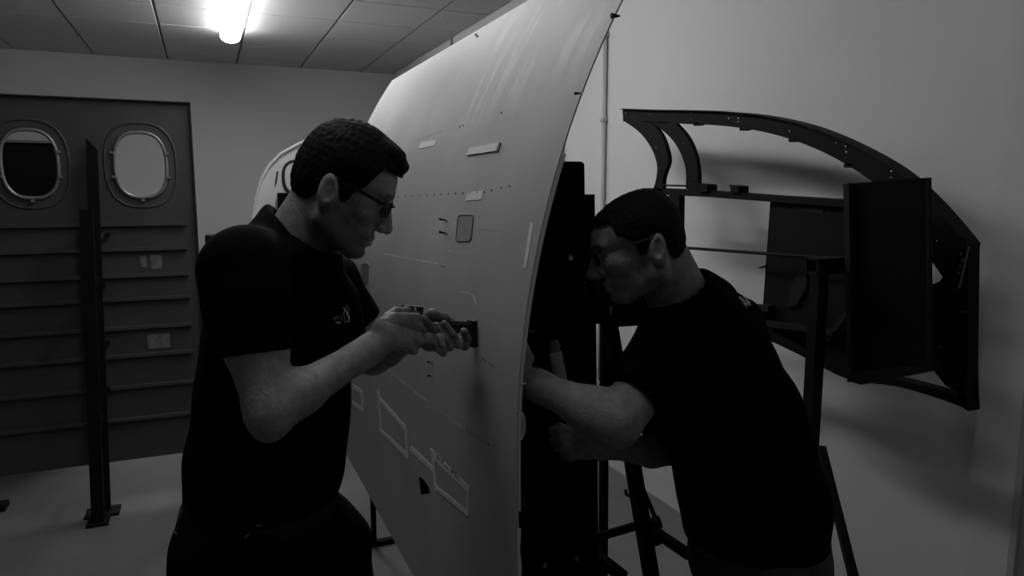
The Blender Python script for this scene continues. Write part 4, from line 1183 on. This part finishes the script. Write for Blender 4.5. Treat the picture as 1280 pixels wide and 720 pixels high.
for i in range(len(tw) - 1):
    (a, ra, da), (b, rb, db_) = tw[i], tw[i + 1]
    add_cone(fs, J(*a, da), J(*b, db_), ra, rb, K)
add_cone(fs, J(872, 405, 1.50), J(840, 440, 1.45), .080, .078, K)
add_cone(fs, J(840, 440, 1.45), J(795, 488, 1.39), .078, .066, .03)
add_cone(fs, J(897, 385, 1.55), J(919, 403, 1.57), .042, .057, .04)
add_cone(fs, J(850, 430, 1.65), s2, .09, .075, K)
add_cone(fs, s2, J(838, 530, 1.78), .078, .075, .03)
add_cone(fs, J(855, 355, 1.46), J(868, 385, 1.50), .055, .085, .03)
n_ = (Vector(e1) - Vector(J(840, 440, 1.45))).normalized()
half_cut(fs, J(776, 510, 1.36), .090, J(789, 493, 1.385), n_)
half_cut(fs, J(836, 570, 1.78), .095, J(837, 545, 1.78), Vector((0, 0, -1)))
upB = (cr * -50 + cu * 60).normalized()
half_cut(fs, J(822, 330, 1.43), .095, J(840, 352, 1.46), upB)
add_cone(fs, J(856, 378, 1.50), J(836, 326, 1.44), .0625, .0630, .006, 'c')
# bottom hem
s_ = fs.sub(nv(J(944, 690, 1.72)), np.full(3, .4)); X, Y, Z = fs.grid(s_[1])
hz = J(944, 708, 1.56).z
fs.F[s_[0]] = smax(fs.F[s_[0]], (hz - Z).astype(np.float32), .004)
ts2 = nets(fs, 'tshirt', 'shirt', man2, ripple_for(fs, .0024, 4.0))
ft = Field((0.70, 0.95, 0.02), (1.75, 2.10, 0.95), 0.007)
hp_ = J(944, 700, 1.72)
add_cone(ft, Vector((hp_.x, hp_.y, hz + .04)), Vector((hp_.x + .01, hp_.y, hz - .06)), .152, .168, .05)
kk1 = Vector((hp_.x - .05, hp_.y - .10, .47)); aa1 = Vector((hp_.x + .06, hp_.y - .10, .10))
kk2 = Vector((hp_.x + .06, hp_.y + .16, .46)); aa2 = Vector((hp_.x + .22, hp_.y + .22, .10))
for a, b, ra, rb in ((Vector((hp_.x - .03, hp_.y - .06, hz - .07)), kk1, .105, .075), (kk1, aa1, .075, .058), (Vector((hp_.x + .03, hp_.y + .07, hz - .07)), kk2, .105, .075), (kk2, aa2, .075, .058)):
    add_cone(ft, a, b, ra, rb, .04)
nets(ft, 'trousers', 'jeans', man2, ripple_for(ft, .004, 5.0))
boots(man2, aa1, (-.95, .3, 0)); boots(man2, aa2, (-.95, .3, 0))
T2 = surf_tree([ts2])
def zb(pts): return [(900 + x / 14.4, 350 + y / 14.4) for x, y in pts]
print_on(T2, [zb([(350, 320), (400, 400), (470, 490)]), zb([(350, 318), (440, 390), (540, 458)]), zb([(430, 430), (480, 440)])], .0023, 'print', 'back_lettering', man2)
print_on(T2, [zb([(412, 296), (460, 340), (535, 420)])], .0016, 'print', 'back_lettering', man2)
